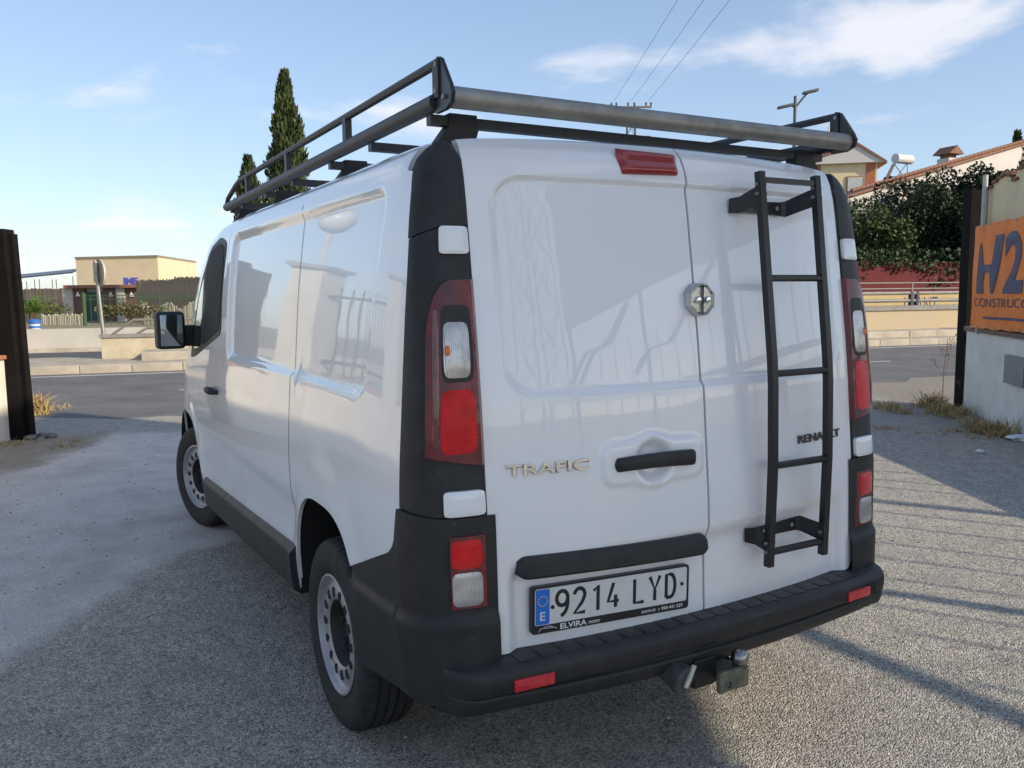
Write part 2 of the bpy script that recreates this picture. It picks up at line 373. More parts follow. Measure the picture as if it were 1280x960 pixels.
# panel joint on the load side, handle recess line
for s_ in (-1, 1):
    grid('panel_seam', lambda a, b: side_pt(s_, 1.392+a+.10*sm(.95, .70, b)*0-.03*sm(1.0, .6, b), b, .0012), [-.0022, .0022], list(np.linspace(.60, 1.915, 60)), DARK, van, flip=(s_ < 0))
# roof
def roof_fn(t, y):
    i = float(np.interp(abs(t), [0, 1], [len(_XS)-1, len(_XS)-1-47])); x = float(np.interp(i, range(len(_XS)), _XS)); z = float(np.interp(i, range(len(_ZS)), _ZS))
    w = x*lin(y, _YW, _FW)
    rib = .006*sm(.02, .0, abs((x*6.2) % 1.-.5)-.2)*sm(.6, .8, y)*sm(3.4, 3.2, y)*(1 if x < .62 else 0)
    if y < .6: w -= .02*((.6-y)/.35)**2*(x/.9)
    return (math.copysign(w, t) if t else 0., y, zmap(y, z)+rib)
ysr = list(np.linspace(.262, .6, 14))+list(np.linspace(.65, 3.6, 60))
def roof_rear(x): return rear_y(x, roof_z(x)-.022)+.012+.075*sm(.69, .77, abs(x))
def roof_pt(t, y):
    if y < .6: y0 = roof_rear(roof_fn(t, .6)[0]); y = .6-(.6-y)*(.6-y0)/(.6-.262)
    return roof_fn(t, y)
grid('roof_panel', roof_pt, list(np.linspace(-1, 1, 90)), ysr, PAINT, van, skirt=(0, 0, -.03))
ys_ws = list(np.linspace(3.6, 4.5, 24)); grid('windscreen', roof_fn, list(np.linspace(-1, 1, 60)), ys_ws, GLASS, van)
grid('bonnet', roof_fn, list(np.linspace(-1, 1, 60)), list(np.linspace(4.505, 5.02, 24)), PAINT, van)
# front bumper, grille and headlamps (seen only from the side)
mb = MB(); mb.box(-.62, .62, 4.86, 5.03, .26, .58, bev=.05); mb.obj('front_bumper', BLACK_PL, van, True)
mb = MB(); mb.box(-.45, .45, 4.93, 5.04, .6, .78, bev=.02); mb.obj('grille', BLACK_PL, van, True)
for s_ in (-1, 1):
    grid('headlight', lambda y, z: side_pt(s_, y, z, .004), list(np.linspace(4.62, 4.98, 14)), list(np.linspace(1.0, 1.45, 10)), CLEARLENS, van, flip=(s_ < 0))
# sill cladding
for s_ in (-1, 1):
    def clad_fn(y, v):
        zt = clad_top(y); zb = side_low(y) if (y > 1.34 and y < 3.5) else lin(y, [1.2, 1.34, 3.5, 3.6], [.42, .40, .28, .27])
        zb = lin(y, [1.3, 3.5], [.385, .255]); o = .022*sm(0, .12, v)*1.0; o = o*sm(1.0, .86, v)+.004
        z = zb+(zt-zb)*v; return side_pt(s_, y, max(z, .22), o)
    for (a, b) in ((1.335, 2.792), (2.80, 3.50)):
        grid('sill_cladding', clad_fn, list(np.linspace(a, b, 50)), list(np.linspace(0, 1, 22)), BLACK_PL, van, skirt=(-s_*.04, 0, 0), flip=(s_ < 0))
# --- rear corner trims
def corner_pt(sgn, s, z, off=0.):
    """s 0 at the rear door edge, 1 at the white side panel"""
    ya = rear_y(.757, z)-.004; yb = corner_edge(z) if z > .9 else .262; wb = half_w(yb, z)
    if yb < ya+.03: yb = ya+.03
    P0 = np.array((.757, ya)); P3 = np.array((wb, yb)); k = max(.02, wb-.757)
    P1 = np.array((.757+k*.55, ya+.006)); P2 = np.array((wb-.01, ya+(yb-ya)*.22))
    p = (1-s)**3*P0+3*(1-s)**2*s*P1+3*(1-s)*s*s*P2+s**3*P3
    dd = 3*(1-s)**2*(P1-P0)+6*(1-s)*s*(P2-P1)+3*s*s*(P3-P2); n = np.array((dd[1], -dd[0])); n = n/(np.linalg.norm(n)+1e-9)
    p = p+n*off
    return (sgn*p[0], p[1], z)
S_ = list(np.linspace(0, 1, 26))
def cpatch(name, sgn, s0, s1, z0, z1, m, off, parent=None, ns=20, nz=40, skirt=True, edge=.006, zfn=None, rr=0.0):
    """raised patch on the corner with rounded shoulders"""
    def fn(a, b):
        s = s0+(s1-s0)*a; zl = z0(s) if callable(z0) else z0; zh = z1(s) if callable(z1) else z1
        z = zl+(zh-zl)*b
        return corner_pt(sgn, s, z, off)
    return grid(name, fn, list(np.linspace(0, 1, ns)), list(np.linspace(0, 1, nz)), m, parent or van, skirt=(-sgn*.02, .02, 0) if skirt else None, flip=(sgn > 0))
def rpatch(name, sgn, cs, cz, hs, hz, m, off, parent, p=4., n=48, rings=6, dome=.004):
    """superellipse lens lying on the corner surface"""
    V = [corner_pt(sgn, cs, cz, off+dome)]; F = []
    for i in range(1, rings+1):
        q = i/rings
        for j in range(n):
            t = 2*math.pi*j/n; c, d = math.cos(t), math.sin(t); k = q/((abs(c)**p+abs(d)**p)**(1/p))
            V.append(corner_pt(sgn, cs+hs*c*k, cz+hz*d*k, off+dome*(1-q**4)-(.006 if i == rings else 0)*0))
    for j in range(n):
        V.append(corner_pt(sgn, cs+hs*math.cos(2*math.pi*j/n)/((abs(math.cos(2*math.pi*j/n))**p+abs(math.sin(2*math.pi*j/n))**p)**(1/p)), cz+hz*math.sin(2*math.pi*j/n)/((abs(math.cos(2*math.pi*j/n))**p+abs(math.sin(2*math.pi*j/n))**p)**(1/p)), off-.012))
    for j in range(n):
        q = (0, 1+(j+1) % n, 1+j); F.append(q if sgn < 0 else q[::-1])
        for i in range(rings):
            a = 1+i*n+j; b = 1+i*n+(j+1) % n; q = (a, b, b+n, a+n); F.append(q if sgn < 0 else q[::-1])
    return mobj(name, V, F, m, parent, True, 50)
for g_ in (-1, 1):
    upper = cpatch('rear_pillar_trim', g_, 0, 1, lambda s: lin(s, [0, .40, .46, 1], [1.752, 1.748, 1.742, 1.716]), lambda s: 1.99-.055*abs(2*s-1)**3, BLACK_PL, .004, nz=44)
    mid = cpatch('rear_pillar_trim', g_, 0, 1, lambda s: lin(s, [0, .48, 1], [.955, .955, .972]), lambda s: lin(s, [0, .40, .46, 1], [1.749, 1.745, 1.739, 1.713]), BLACK_PL, .001, nz=60)
    for (za, zb) in ((1.672, 1.748), (.957, 1.026)):
        rpatch('white_clip', g_, .205, (za+zb)/2, .200, (zb-za)/2, PAINT, .013, van, p=9., dome=.004)
    # lens unit: a sheet with a sloped upper outer shoulder
    lens = cpatch('tail_light', g_, .012, .60, lambda s: lin(s, [0, .6], [1.092, 1.122]), lambda s: lin(s, [0, .28, .40, .50, .56, .6], [1.603, 1.600, 1.586, 1.55, 1.505, 1.45]), REDLENS, .012, ns=26, nz=44)
    lens['label'] = 'tall dark red tail light cluster'
    rpatch('reversing_lens', g_, .228, 1.412, .148, .077, CLEARLENS, .013, lens, p=6.)
    rpatch('lens_backing', g_, .225, 1.428, .180, .105, BLACK_PL, .0125, lens, p=7., dome=.001)
    rpatch('brake_lens', g_, .235, 1.215, .185, .088, REDBRIGHT, .013, lens, p=6.)
    rpatch('bulb', g_, .33, 1.41, .03, .014, AMBER, .0185, lens, p=2., dome=.003)
    rpatch('lens_rib', g_, .47, 1.33, .045, .19, mat('lens_pinkish', (.13, .022, .022), .15, var=.6, vscale=30, coat=1.), .013, lens, p=5.)
    # lower corner of the bumper
    def lowfn(a, z):
        if a <= 1: return corner_pt(g_, a, z, .006+.012*sm(.682, .648, z)+(.006*sm(.4, 1., a)))
        y = .262+(a-1)*.42
        return (g_*(half_w(y, max(z, .3))+side_off(y, z)+.008+.012*sm(.682, .648, z)), y, z)
    def lowz(a, b):
        if a <= 1: lo, hi = lin(a, [0, .3, 1], [.41, .42, .44]), lin(a, [0, .48, 1], [.951, .951, .968])
        else:
            y = .262+(a-1)*.42; lo = lin(y, [.26, .62], [.44, .40]); hi = low_edge(max(.27, y))-.004 if y > .275 else .94
            az = arch_z(y, AR_Y, AR_W, AR_T)
            if az is not None: lo = max(lo, min(az, hi-.002))
        return lowfn(a, lo+(hi-lo)*b)
    aa = list(np.linspace(0, 1, 22))+list(np.linspace(1.03, 1.815, 30))
    low = grid('bumper_corner', lowz, aa, list(np.linspace(0, 1, 60)), BLACK_PL, van, skirt=(-g_*.03, .0, 0), flip=(g_ > 0))
    lens2 = cpatch('fog_light', g_, .02, .36, .70, .902, REDLENS, .012, ns=16, nz=20)
    lens2['label'] = 'small red and clear lower light'
    rpatch('red_lens', g_, .20, .852, .145, .040, REDBRIGHT, .013, lens2, p=6.)
    rpatch('clear_lens', g_, .20, .754, .145, .047, CLEARLENS, .013, lens2, p=6.)
# --- rear bumper: section swept along the plan curve
def bump_path(x):
    ax = abs(x)
    return -.018+.034*(ax/.66)**2 if ax < .80 else -.018+.034*(.80/.66)**2+.115*((ax-.80)/.105)**2.6
bsec = [(.16, .548), (.10, .547), (.05, .546), (.022, .543), (.006, .533), (0., .518), (.001, .49), (.006, .473), (.022, .466), (.022, .458), (.010, .452), (.010, .438), (.018, .415), (.035, .400), (.07, .393), (.18, .391)]
bsec = [tuple(p) for p in _dense(bsec, 3)]
xb = list(np.linspace(-.905, -.78, 16))+list(np.linspace(-.76, .76, 60))+list(np.linspace(.78, .905, 16))
bumper = grid('rear_bumper', lambda x, i: (x, bump_path(x)+bsec[int(i)][0]*(1 if abs(x) < .8 else max(.25, 1-(abs(x)-.8)*5)), bsec[int(i)][1]+(-.006 if bsec[int(i)][1] > .47 else .012)*(abs(x)/.9)**2), xb, list(range(len(bsec))), BLACK_PL, van, flip=False)
# tread ribs on the step
rib_me = None
for k in range(20):
    x = -.665+k*.070
    if rib_me is None:
        m_ = MB(); m_.box(-.0300, .0300, -.040, .040, -.004, .0018, bev=.0016); o = m_.obj('tread_rib', BLACK_PL, bumper, True); rib_me = o.data
    else: o = link_mesh('tread_rib', rib_me, bumper)
    o.location = (x, bump_path(x)+.072, .5462-.006*(abs(x)/.9)**2)
for s_ in (-1, 1):
    m_ = MB(); m_.box(-.062, .062, -.006, .01, -.017, .017, bev=.004)
    o = m_.obj('reflector', mat('reflector_red', (.55, .02, .03), .18, var=.25, vscale=60, coat=.6), bumper, True); o.location = (s_*.668, bump_path(.668)-.002, .492); o.rotation_euler = (0, 0, s_*R(4))
    m_ = MB(); m_.box(-.02, .02, 0, .012, -.016, .016, bev=.003); o = m_.obj('reflector_pocket', DARK, bumper, True); o.location = (s_*.75 if s_ > 0 else -.585, bump_path(.7)-.002, .495)
# --- tow bar
ball = MB(); ball.tube([(.035, -.105, .33), (.035, -.105, .40)], [.02, .017], 14)
tow = MB(); tow.tube([(.01, .25, .35), (.01, .05, .35), (.01, -.06, .345), (.010, -.105, .350), (.010, -.107, .39)], [.034, .034, .034, .03, .024], 14)
tow = tow.obj('tow_bar', mat('worn_cast_iron', (.17, .17, .13), .5, metal=.5, var=.4, vscale=30, bump=.2, bscale=80), van, True)
m_ = MB(); m_.box(-.115, -.03, -.045, .2, .315, .405, bev=.006); m_.box(-.03, .06, -.03, -.005, .31, .37, bev=.006); m_.obj('tow_bracket', BLACK_PT, tow, True)
m_ = MB(); m_.box(-.085, .035, -.125, -.105, .325, .392, bev=.008); m_.obj('cast_plate', tow.data.materials[0], tow, True)
m_ = MB(); m_.lathe([(.012, -.006), (.012, .012)], 6, 'Y'); o = m_.obj('bolt', GALV, tow); o.location = (-.055, -.128, .352)
m_ = MB(); m_.lathe([(0.001, .028)]+[(.028*math.sin(t), .028*math.cos(t)) for t in np.linspace(.25, 2.6, 10)]+[(.014, -.05)], 20, 'Z'); o = m_.obj('tow_ball', mat('polished_ball', (.34, .33, .31), .25, metal=1., var=.2, vscale=30), tow, True); o.location = (.010, -.107, .415)
m_ = MB(); m_.lathe([(.001, -.03), (.040, -.03), (.046, -.024), (.046, -.012), (.040, .01), (.036, .05), (.02, .06)], 22, 'Y'); o = m_.obj('trailer_socket', mat('dirty_socket', (.06, .065, .06), .6, var=.4, vscale=30), tow, True); o.location = (-.18, -.045, .375); o.rotation_euler = (R(14), 0, R(10))
m_ = MB(); m_.box(-.007, .007, -.006, .004, -.036, .036, bev=.003); o = m_.obj('socket_lever', mat('pale_plastic', (.55, .53, .45), .5), tow, True); o.location = (-.165, -.080, .385); o.rotation_euler = (0, R(28), 0)
m_ = MB(); m_.box(-.25, .30, .06, .10, .375, .41); m_.obj('cross_member', DARK, tow)
tow.location = (0, .03, .028)
# --- rear door furniture
def on_door(off): return lambda a, b, c: None
def door_map(x0, z0, off=0.):
    return lambda a, b, c: (x0+a, rear_y(x0+a, z0+b)-off-c, z0+b)
def flat_map(x0, z0, off=0., slope=None):
    ys = rear_y(x0, z0)
    return lambda a, b, c: (x0+a, rear_y(x0+a*.999, z0)-off-c, z0+b)
text_obj('model_lettering', 'TRAFIC', door_map(-.69, 1.052, .002), mat('badge_chrome', (.74, .74, .73), .16, metal=1., var=.25, vscale=60), left_door, width=.256, height=.031, bold=.014, extr=.006)
text_obj('lettering_edge', 'TRAFIC', door_map(-.6885, 1.0505, .0012), mat('badge_edge', (.10, .095, .085), .4), left_door, width=.256, height=.031, bold=.030, extr=.002)
text_obj('maker_lettering', 'RENAULT', door_map(.428, 1.042, .001), mat('badge_dark', (.10, .095, .085), .25, metal=.8, var=.3, vscale=60), right_door, width=.245, height=.028, bold=.018, extr=.005)
# grab handle
hx0, hx1 = -.352, -.062
def handle_sec(u, t):
    x = hx0+(hx1-hx0)*u; e = min(1., min(u, 1-u)/.04); e = math.sqrt(max(0, 1-(1-e)**2)); hh = (.021+.004*u)*max(e, .15); zz = 1.055+.006*math.sin(u*3.14)
    yc = lin(u, [0, 1], [rear_y(hx0-.05, 1.2)-.004, rear_y(hx1+.06, 1.2)-.004])-.026-.012*math.sin(u*math.pi)
    return (x, yc-.012*math.cos(t)*max(e, .2), zz+hh*math.copysign(abs(math.sin(t))**.6, math.sin(t)))
grid('door_handle', handle_sec, list(np.linspace(0, 1, 40)), list(np.linspace(0, 2*math.pi, 20)), BLACK_PL, left_door, ang=60)
m_ = MB(); m_.box(hx0+.006, hx0+.035, -.002, .05, -.012, .012); o = m_.obj('handle_mount', BLACK_PL, left_door); o.location = (0, rear_y(-.34, 1.2)-.03, 1.055)
m_ = MB(); m_.box(hx1-.035, hx1-.006, -.002, .05, -.012, .012); o = m_.obj('handle_mount', BLACK_PL, left_door); o.location = (0, rear_y(-.08, 1.2)-.03, 1.055)
# plate lamp strip
def trim_fn(u, t):
    x = -.668+.655*u; e = min(1., min(u, 1-u)/.035); e = max(.62, math.sqrt(max(0, 1-(1-e)**2)))
    P = [(.01, .038), (-.020, .034), (-.030, .02), (-.034, -.004), (-.036, -.022), (-.030, -.030), (.01, -.030)]
    i = t*(len(P)-1); a = int(min(i, len(P)-2)); q = i-a; dy, dz = P[a][0]*(1-q)+P[a+1][0]*q, P[a][1]*(1-q)+P[a+1][1]*q
    zc = lin(x, [-.67, 0], [.787, .772]); return (x, rear_y(x*.98, .90)+.012+dy*(.4+.6*e), zc+dz*e)
grid('plate_lamp_strip', trim_fn, list(np.linspace(0, 1, 50)), list(np.linspace(0, 1, 25)), BLACK_PL, left_door, ang=28, skirt=(0, .03, 0))
# number plate: frame, plate, blue band, characters
plate = empty('number_plate_pose', (0, 0, 0)); bpy.data.objects.remove(plate)
px_, pz_ = -.352, .652; pyaw = math.atan(2*.068*px_/.75**2)
PM = Matrix.Translation((px_, rear_y(px_, pz_)-.010, pz_)) @ Matrix.Rotation(pyaw, 4, 'Z') @ Matrix.Rotation(R(.9), 4, 'Y')
def pm(a, b, c): return tuple(PM @ Vector((a, -c, b)))
def plate_rect(name, x0, x1, z0, z1, c0, c1, m, par, r=.006, n=5):
    pts = []
    for (cx, cz, a0) in ((x1-r, z1-r, 0), (x0+r, z1-r, 90), (x0+r, z0+r, 180), (x1-r, z0+r, 270)):
        for k in range(n): t = R(a0+90*k/(n-1)); pts.append((cx+r*math.cos(t), cz+r*math.sin(t)))
    k = len(pts); V = [pm(a, b, c1) for a, b in pts]+[pm(a, b, c0) for a, b in pts]
    F = [tuple(range(k))]+[(i, k+i, k+(i+1) % k, (i+1) % k) for i in range(k)]
    return mobj(name, V, F, m, par)
plate = plate_rect('number_plate', -.273, .273, -.072, .068, -.012, .004, mat('plate_frame_black', (.015, .015, .016), .35), van, r=.01)
WHITE_P = mat('plate_white', (.66, .66, .64), .35, var=.06, vscale=20); INK = mat('plate_ink', (.014, .014, .016), .4)
plate_rect('plate_sheet', -.263, .263, -.046, .062, .003, .0065, WHITE_P, plate)
plate_rect('country_band', -.261, -.217, -.044, .060, .0060, .0074, mat('plate_blue', (.015, .16, .62), .35, var=.05), plate, r=.004)
fnp = lambda x0, z0, c: (lambda a, b, d: pm(x0+a, z0+b, c+d))
def arc(cx, cy, rx, ry, a0, a1, n=10): return [(cx+rx*math.cos(R(a0+(a1-a0)*i/n)), cy+ry*math.sin(R(a0+(a1-a0)*i/n))) for i in range(n+1)]
GLY = {'9': [arc(.5, .70, .44, .27, -20, 340, 24), [(.94, .70)]+arc(.36, .55, .58, .50, 8, -62, 10)+[(.42, .03)]],
       '2': [arc(.5, .72, .42, .25, 170, -20, 16)+[(.72, .44), (.08, .05), (.95, .05)]],
       '1': [[(.25, .78), (.62, .97), (.62, .03)]],
       '4': [[(.52, .97), (.06, .27), (.96, .27)], [(.70, .50), (.70, .03)]],
       'L': [[(.12, .97), (.12, .05), (.92, .05)]],
       'Y': [[(.05, .97), (.5, .45), (.95, .97)], [(.5, .45), (.5, .03)]],
       'D': [[(.12, .05), (.12, .95), (.5, .95)]+arc(.5, .5, .40, .45, 90, -90, 16)+[(.12, .05)]]}
def stroke_char(name, ch, x0, z0, w, h, r, m, par):
    q = MB()
    for pl in GLY[ch]:
        q.tube([(x0+p[0]*w, 0, z0+p[1]*h) for p in pl], r, 8)
    return mobj(name, [pm(v[0], v[2], .0066-v[1]*.22) for v in q.v], q.f, m, par)
x = -.196
for ch in '9214 LYD':
    if ch == ' ': x += .033; continue
    stroke_char('plate_character', ch, x, -.030, .041, .080, .0060, INK, plate); x += .0575
text_obj('country_letter', 'E', fnp(-.248, -.032, .0078), WHITE_P, plate, width=.017, height=.026, bold=.02)
star = MB()
for k in range(12):
    a = R(30*k); cx, cz = -.239+.0145*math.cos(a), .026+.0145*math.sin(a)
    star.add([pm(cx+.0030*(1 if i % 2 else .45)*math.cos(R(36*i+18)), cz+.0030*(1 if i % 2 else .45)*math.sin(R(36*i+18)), .0078) for i in range(10)], [tuple(range(10))])
star.obj('star_ring', mat('plate_yellow', (.75, .6, .05), .4), plate)
for (x, z) in ((-.207, .004), (.2445, .010)):
    m_ = MB(); m_.lathe([(.001, -.0095), (.0055, -.0092), (.0065, -.004)], 12, 'Y'); o = m_.obj('plate_rivet', INK, plate); o.matrix_local = PM @ Matrix.Translation((x, 0, z))
FR_W = mat('frame_lettering_white', (.75, .75, .75), .4)
text_obj('dealer_lettering', 'ELVIRA', fnp(-.180, -.0675, .0046), FR_W, plate, width=.088, height=.0165, bold=.02)
text_obj('dealer_lettering', 'motor', fnp(-.085, -.0665, .0046), FR_W, plate, width=.040, height=.010, bold=.01)
text_obj('dealer_lettering', 'SANTA FE', fnp(.100, -.0645, .0046), FR_W, plate, width=.050, height=.0085, bold=.02)
text_obj('dealer_lettering', 'c', fnp(.160, -.0645, .0046), FR_W, plate, width=.006, height=.007)
text_obj('dealer_lettering', '958 441 529', fnp(.172, -.0645, .0046), FR_W, plate, width=.078, height=.0105, bold=.02)
m_ = MB(); m_.tube([pm(-.250, -.066, .005), pm(-.246, -.058, .005), pm(-.236, -.056, .005), pm(-.226, -.052, .005), pm(-.212, -.053, .005), pm(-.202, -.058, .005), pm(-.194, -.060, .005), pm(-.192, -.064, .005)], .0009, 5)
m_.tube([pm(-.236, -.056, .005), pm(-.222, -.058, .005), pm(-.202, -.058, .005)], .0007, 5); m_.obj('car_outline', FR_W, plate)
# high brake light
def brk(u, v):
    x = -.250+.222*u; z0 = 1.915+.006*u; z1 = 1.995-.004*u; z = z0+(z1-z0)*v; e = min(u, 1-u)/.06; q = min(v, 1-v)/.16
    d = .024*math.sqrt(max(0, 1-abs(2*u-1)**10))*math.sqrt(max(0, 1-abs(2*v-1)**3.2))
    xx = x+.008*(1-v)*(1 if u < .5 else .4)-.004
    return (xx, rear_y(xx, min(z, 1.96))-d+.004, z)
grid('high_brake_light', brk, list(np.linspace(0, 1, 36)), list(np.linspace(0, 1, 20)), BRAKERED, left_door, ang=60)
# armoured lock: two half octagons over the joint
def lock_half(sg):
    pts = [(.052*math.cos(R(22.5+45*k)), .052*math.sin(R(22.5+45*k))) for k in range(8)]
    xs0 = .0022*sg
    hp = [p for p in pts if p[0]*sg > 0]; hp.sort(key=lambda p: p[1])
    lo, hi = min(p[1] for p in hp), max(p[1] for p in hp)
    out = [(xs0, lo)]+hp+[(xs0, hi)]
    if sg < 0: out = out[::-1]
    return out
LK = Matrix.Translation((.008, rear_y(0, 1.537), 1.537))
lock = None
for sg in (-1, 1):
    pl = lock_half(sg); V = []; F = []
    rings = [(1.06, .0), (1.06, -.012), (.98, -.030), (.90, -.031), (.80, -.024), (.72, -.024)]
    cx = sum(p[0] for p in pl)/len(pl)
    for (k, y) in rings:
        for p in pl: V.append(LK @ Vector(((p[0] if abs(p[0]) < .003 else p[0]*k), y, p[1]*k)))
    n = len(pl)
    for i in range(len(rings)-1):
        for j in range(n): F.append((i*n+j, i*n+(j+1) % n, (i+1)*n+(j+1) % n, (i+1)*n+j))
    F.append(tuple((len(rings)-1)*n+j for j in range(n)))
    o = mobj('door_lock', V, F, mat('lock_steel', (.52, .52, .50), .28, metal=1., var=.25, vscale=40), left_door if sg < 0 else right_door)
    m_ = MB(); m_.lathe([(.001, -.037), (.008, -.036), (.011, -.03), (.011, -.024)], 12, 'Y'); q = m_.obj('lock_stud', CHROME, o, True); q.matrix_local = LK @ Matrix.Translation((.019*sg, 0, -.001))
# --- ladder on the right door
LX0, LX1 = .230, .484
def ladY(z): return lin(z, [.69, 1.0, 1.3, 1.6, 1.95], [.022, .014, .022, .058, .100])
m_ = MB(); 
zz = list(np.linspace(.665, 1.94, 16))
m_.tube([(LX0, ladY(z), z) for z in zz], .0168, 4, sq=True, up=(1, 0, 0)); m_.tube([(LX1, ladY(z), z) for z in zz], .0168, 4, sq=True, up=(1, 0, 0))
ladder = m_.obj('ladder', BLACK_PT, van, True, 30)
for (bx, bz) in ((LX0, 1.87), (LX0, 1.90), (LX1, 1.87), (LX1, 1.90), (LX0, .745), (LX0, .715), (LX1, .745), (LX1, .715)):
    b_ = MB(); b_.lathe([(.0001, -.021), (.006, -.021), (.007, .021), (.0001, .021)], 6, 'X'); q = b_.obj('bolt', GALV, ladder); q.location = (bx, ladY(bz), bz); ladder['label'] = 'black steel ladder bolted to the right rear door'
for z in (.712, 1.0, 1.298, 1.602, 1.915):
    m_ = MB(); m_.tube([(LX0+.01, ladY(z), z), (LX1-.01, ladY(z), z)], .0118, 4 if z > 1.9 else 8, sq=True); m_.obj('rung', BLACK_PT, ladder)
def strap(pts, h0, h1, th=.004):
    """folded flat steel strap standing on edge: pts plan (x,y,zc)"""
    V = []; F = []
    for i, (x, y, z) in enumerate(pts):
        h = h0+(h1-h0)*abs(2*i/(len(pts)-1)-1)
        V += [(x, y, z-h), (x, y-th, z-h), (x, y-th, z+h), (x, y, z+h)]
    for i in range(len(pts)-1):
        for j in range(4): a = i*4+j; b = i*4+(j+1) % 4; F.append((a, b, b+4, a+4))
    F.append((0, 3, 2, 1)); e = 4*(len(pts)-1); F.append((e, e+1, e+2, e+3)); return V, F
for (z, zs) in ((1.838, 1.90), (.765, .72)):
    yd = lambda x: rear_y(x, z)-.004
    pts = [(LX0-.01, ladY(zs)+.012, zs*.4+z*.6), (.19, yd(.18)-.035, z), (.175, yd(.175)-.004, z), (.215, yd(.2)-.008, z), (.34, yd(.34)-.006, z), (.425, yd(.425)-.006, z), (.44, yd(.44)-.015, z), (LX1-.004, ladY(zs)+.012, zs*.5+z*.5)]
    V, F = strap(pts, .018, .030); br = mobj('bracket', V, F, BLACK_PT, ladder)
    for (bx, by) in ((.255, yd(.255)-.013), (.30, yd(.30)-.013), (.40, yd(.40)-.013)):
        b_ = MB(); b_.lathe([(.001, -.004), (.008, -.003), (.009, .004)], 8, 'Y'); q = b_.obj('bolt', GALV, ladder); q.location = (bx, by, z)
# --- roof rack
RX = .80
m_ = MB()
for s_ in (-1, 1):
    m_.tube([(s_*RX, .30, 2.094), (s_*RX, 3.30, 2.082)], .0240, 12)
rack = m_.obj('roof_rack', RACK, van, True); rack['label'] = 'black tubular roof rack with a galvanised rear roller'
for s_ in (-1, 1):
    m_ = MB(); m_.tube([(s_*RX, .27, 2.196)]+[(s_*RX, y, 2.196-.004*(y-.3)/3) for y in (1, 2, 2.9)]+[(s_*RX, 3.02, 2.178), (s_*RX, 3.26, 2.128), (s_*RX, 3.31, 2.09)], .0135, 8); m_.obj('upper_rail', RACK, rack, True)
    for y in (.285, 1.08, 1.90, 2.72):
        m_ = MB(); m_.box(s_*RX-.012, s_*RX+.012, y-.018, y+.018, 2.10, 2.192); m_.obj('rail_post', RACK, rack)
    # end plate that carries the roller
    prof = [(.262, 2.204), (.282, 2.212), (.300, 2.204), (.300, 2.062), (.235, 2.062), (.200, 2.075), (.192, 2.10), (.205, 2.125)]
    m_ = MB(); m_.prism([(p[0], p[1]) for p in prof], .012, Matrix(((0, 1, 0, s_*RX-.006), (1, 0, 0, 0), (0, 0, 1, 0), (0, 0, 0, 1)))); m_.obj('end_plate', BLACK_PT, rack)
m_ = MB(); m_.tube([(-RX+.006, .232, 2.095), (RX-.006, .232, 2.095)], .0295, 24); m_.obj('rear_roller', GALV, rack, True)
for y in (.36, .85, 1.30, 1.85, 2.35, 2.9, 3.2):
    m_ = MB(); m_.box(-RX, RX, y-.016, y+.016, 2.042, 2.070); m_.obj('crossbar', RACK, rack)
for y in (.36, 1.30, 2.35, 3.2):
    for s_ in (-1, 1):
        m_ = MB(); m_.box(s_*.70-.045, s_*.70+.045, y-.022, y+.022, 2.034, 2.078, bev=.004); m_.prism([(s_*.65, 2.045), (s_*.745, 2.045), (s_*.79, 1.985), (s_*.74, 1.99), (s_*.66, 2.012)], .05, Matrix.Translation((0, y-.025, 0)))
        m_.obj('rack_foot', BLACK_PL, rack, True)
bolt_me = None
for s_ in (-1, 1):
    for (y, z) in ((.28, 2.19), (.285, 2.12), (.235, 2.095)):
        if bolt_me is None: m_ = MB(); m_.lathe([(.0001, -.014), (.007, -.014), (.008, .014), (.0001, .014)], 6, 'X'); q = m_.obj('bolt', GALV, rack); bolt_me = q.data
        else: q = link_mesh('bolt', bolt_me, rack)
        q.location = (s_*RX, y, z)
# --- wheels
def tyre_mesh():
    n = 300; prof = [(.205, -.085), (.235, -.098), (.275, -.106), (.312, -.103), (.330, -.093), (.339, -.080), (.343, -.070), (.3445, -.058), (.337, -.056), (.337, -.049), (.345, -.047), (.345, -.022), (.337, -.020), (.337, -.013), (.3455, -.011), (.3455, .011), (.337, .013), (.337, .020), (.345, .022), (.345, .047), (.337, .049), (.337, .056), (.3445, .058), (.343, .070), (.339, .080), (.330, .093), (.312, .103), (.275, .106), (.235, .098), (.205, .085)]
    V = []; F = []
    for i, (r, a) in enumerate(prof):
        for j in range(n):
            rr = r
            if r > .338:
                ph = (j+ (3 if abs(a) < .03 else 0)) % 5
                if abs(a) > .055 and ph == 0: rr -= .006
                elif abs(a) <= .048 and ph == 2: rr -= .004
            t = 2*math.pi*j/n; V.append((a, rr*math.cos(t), rr*math.sin(t)))
    P = len(prof)
    for i in range(P-1):
        for j in range(n): F.append((i*n+j, i*n+(j+1) % n, (i+1)*n+(j+1) % n, (i+1)*n+j))
    return V, F
TV, TF = tyre_mesh()
WM = {}
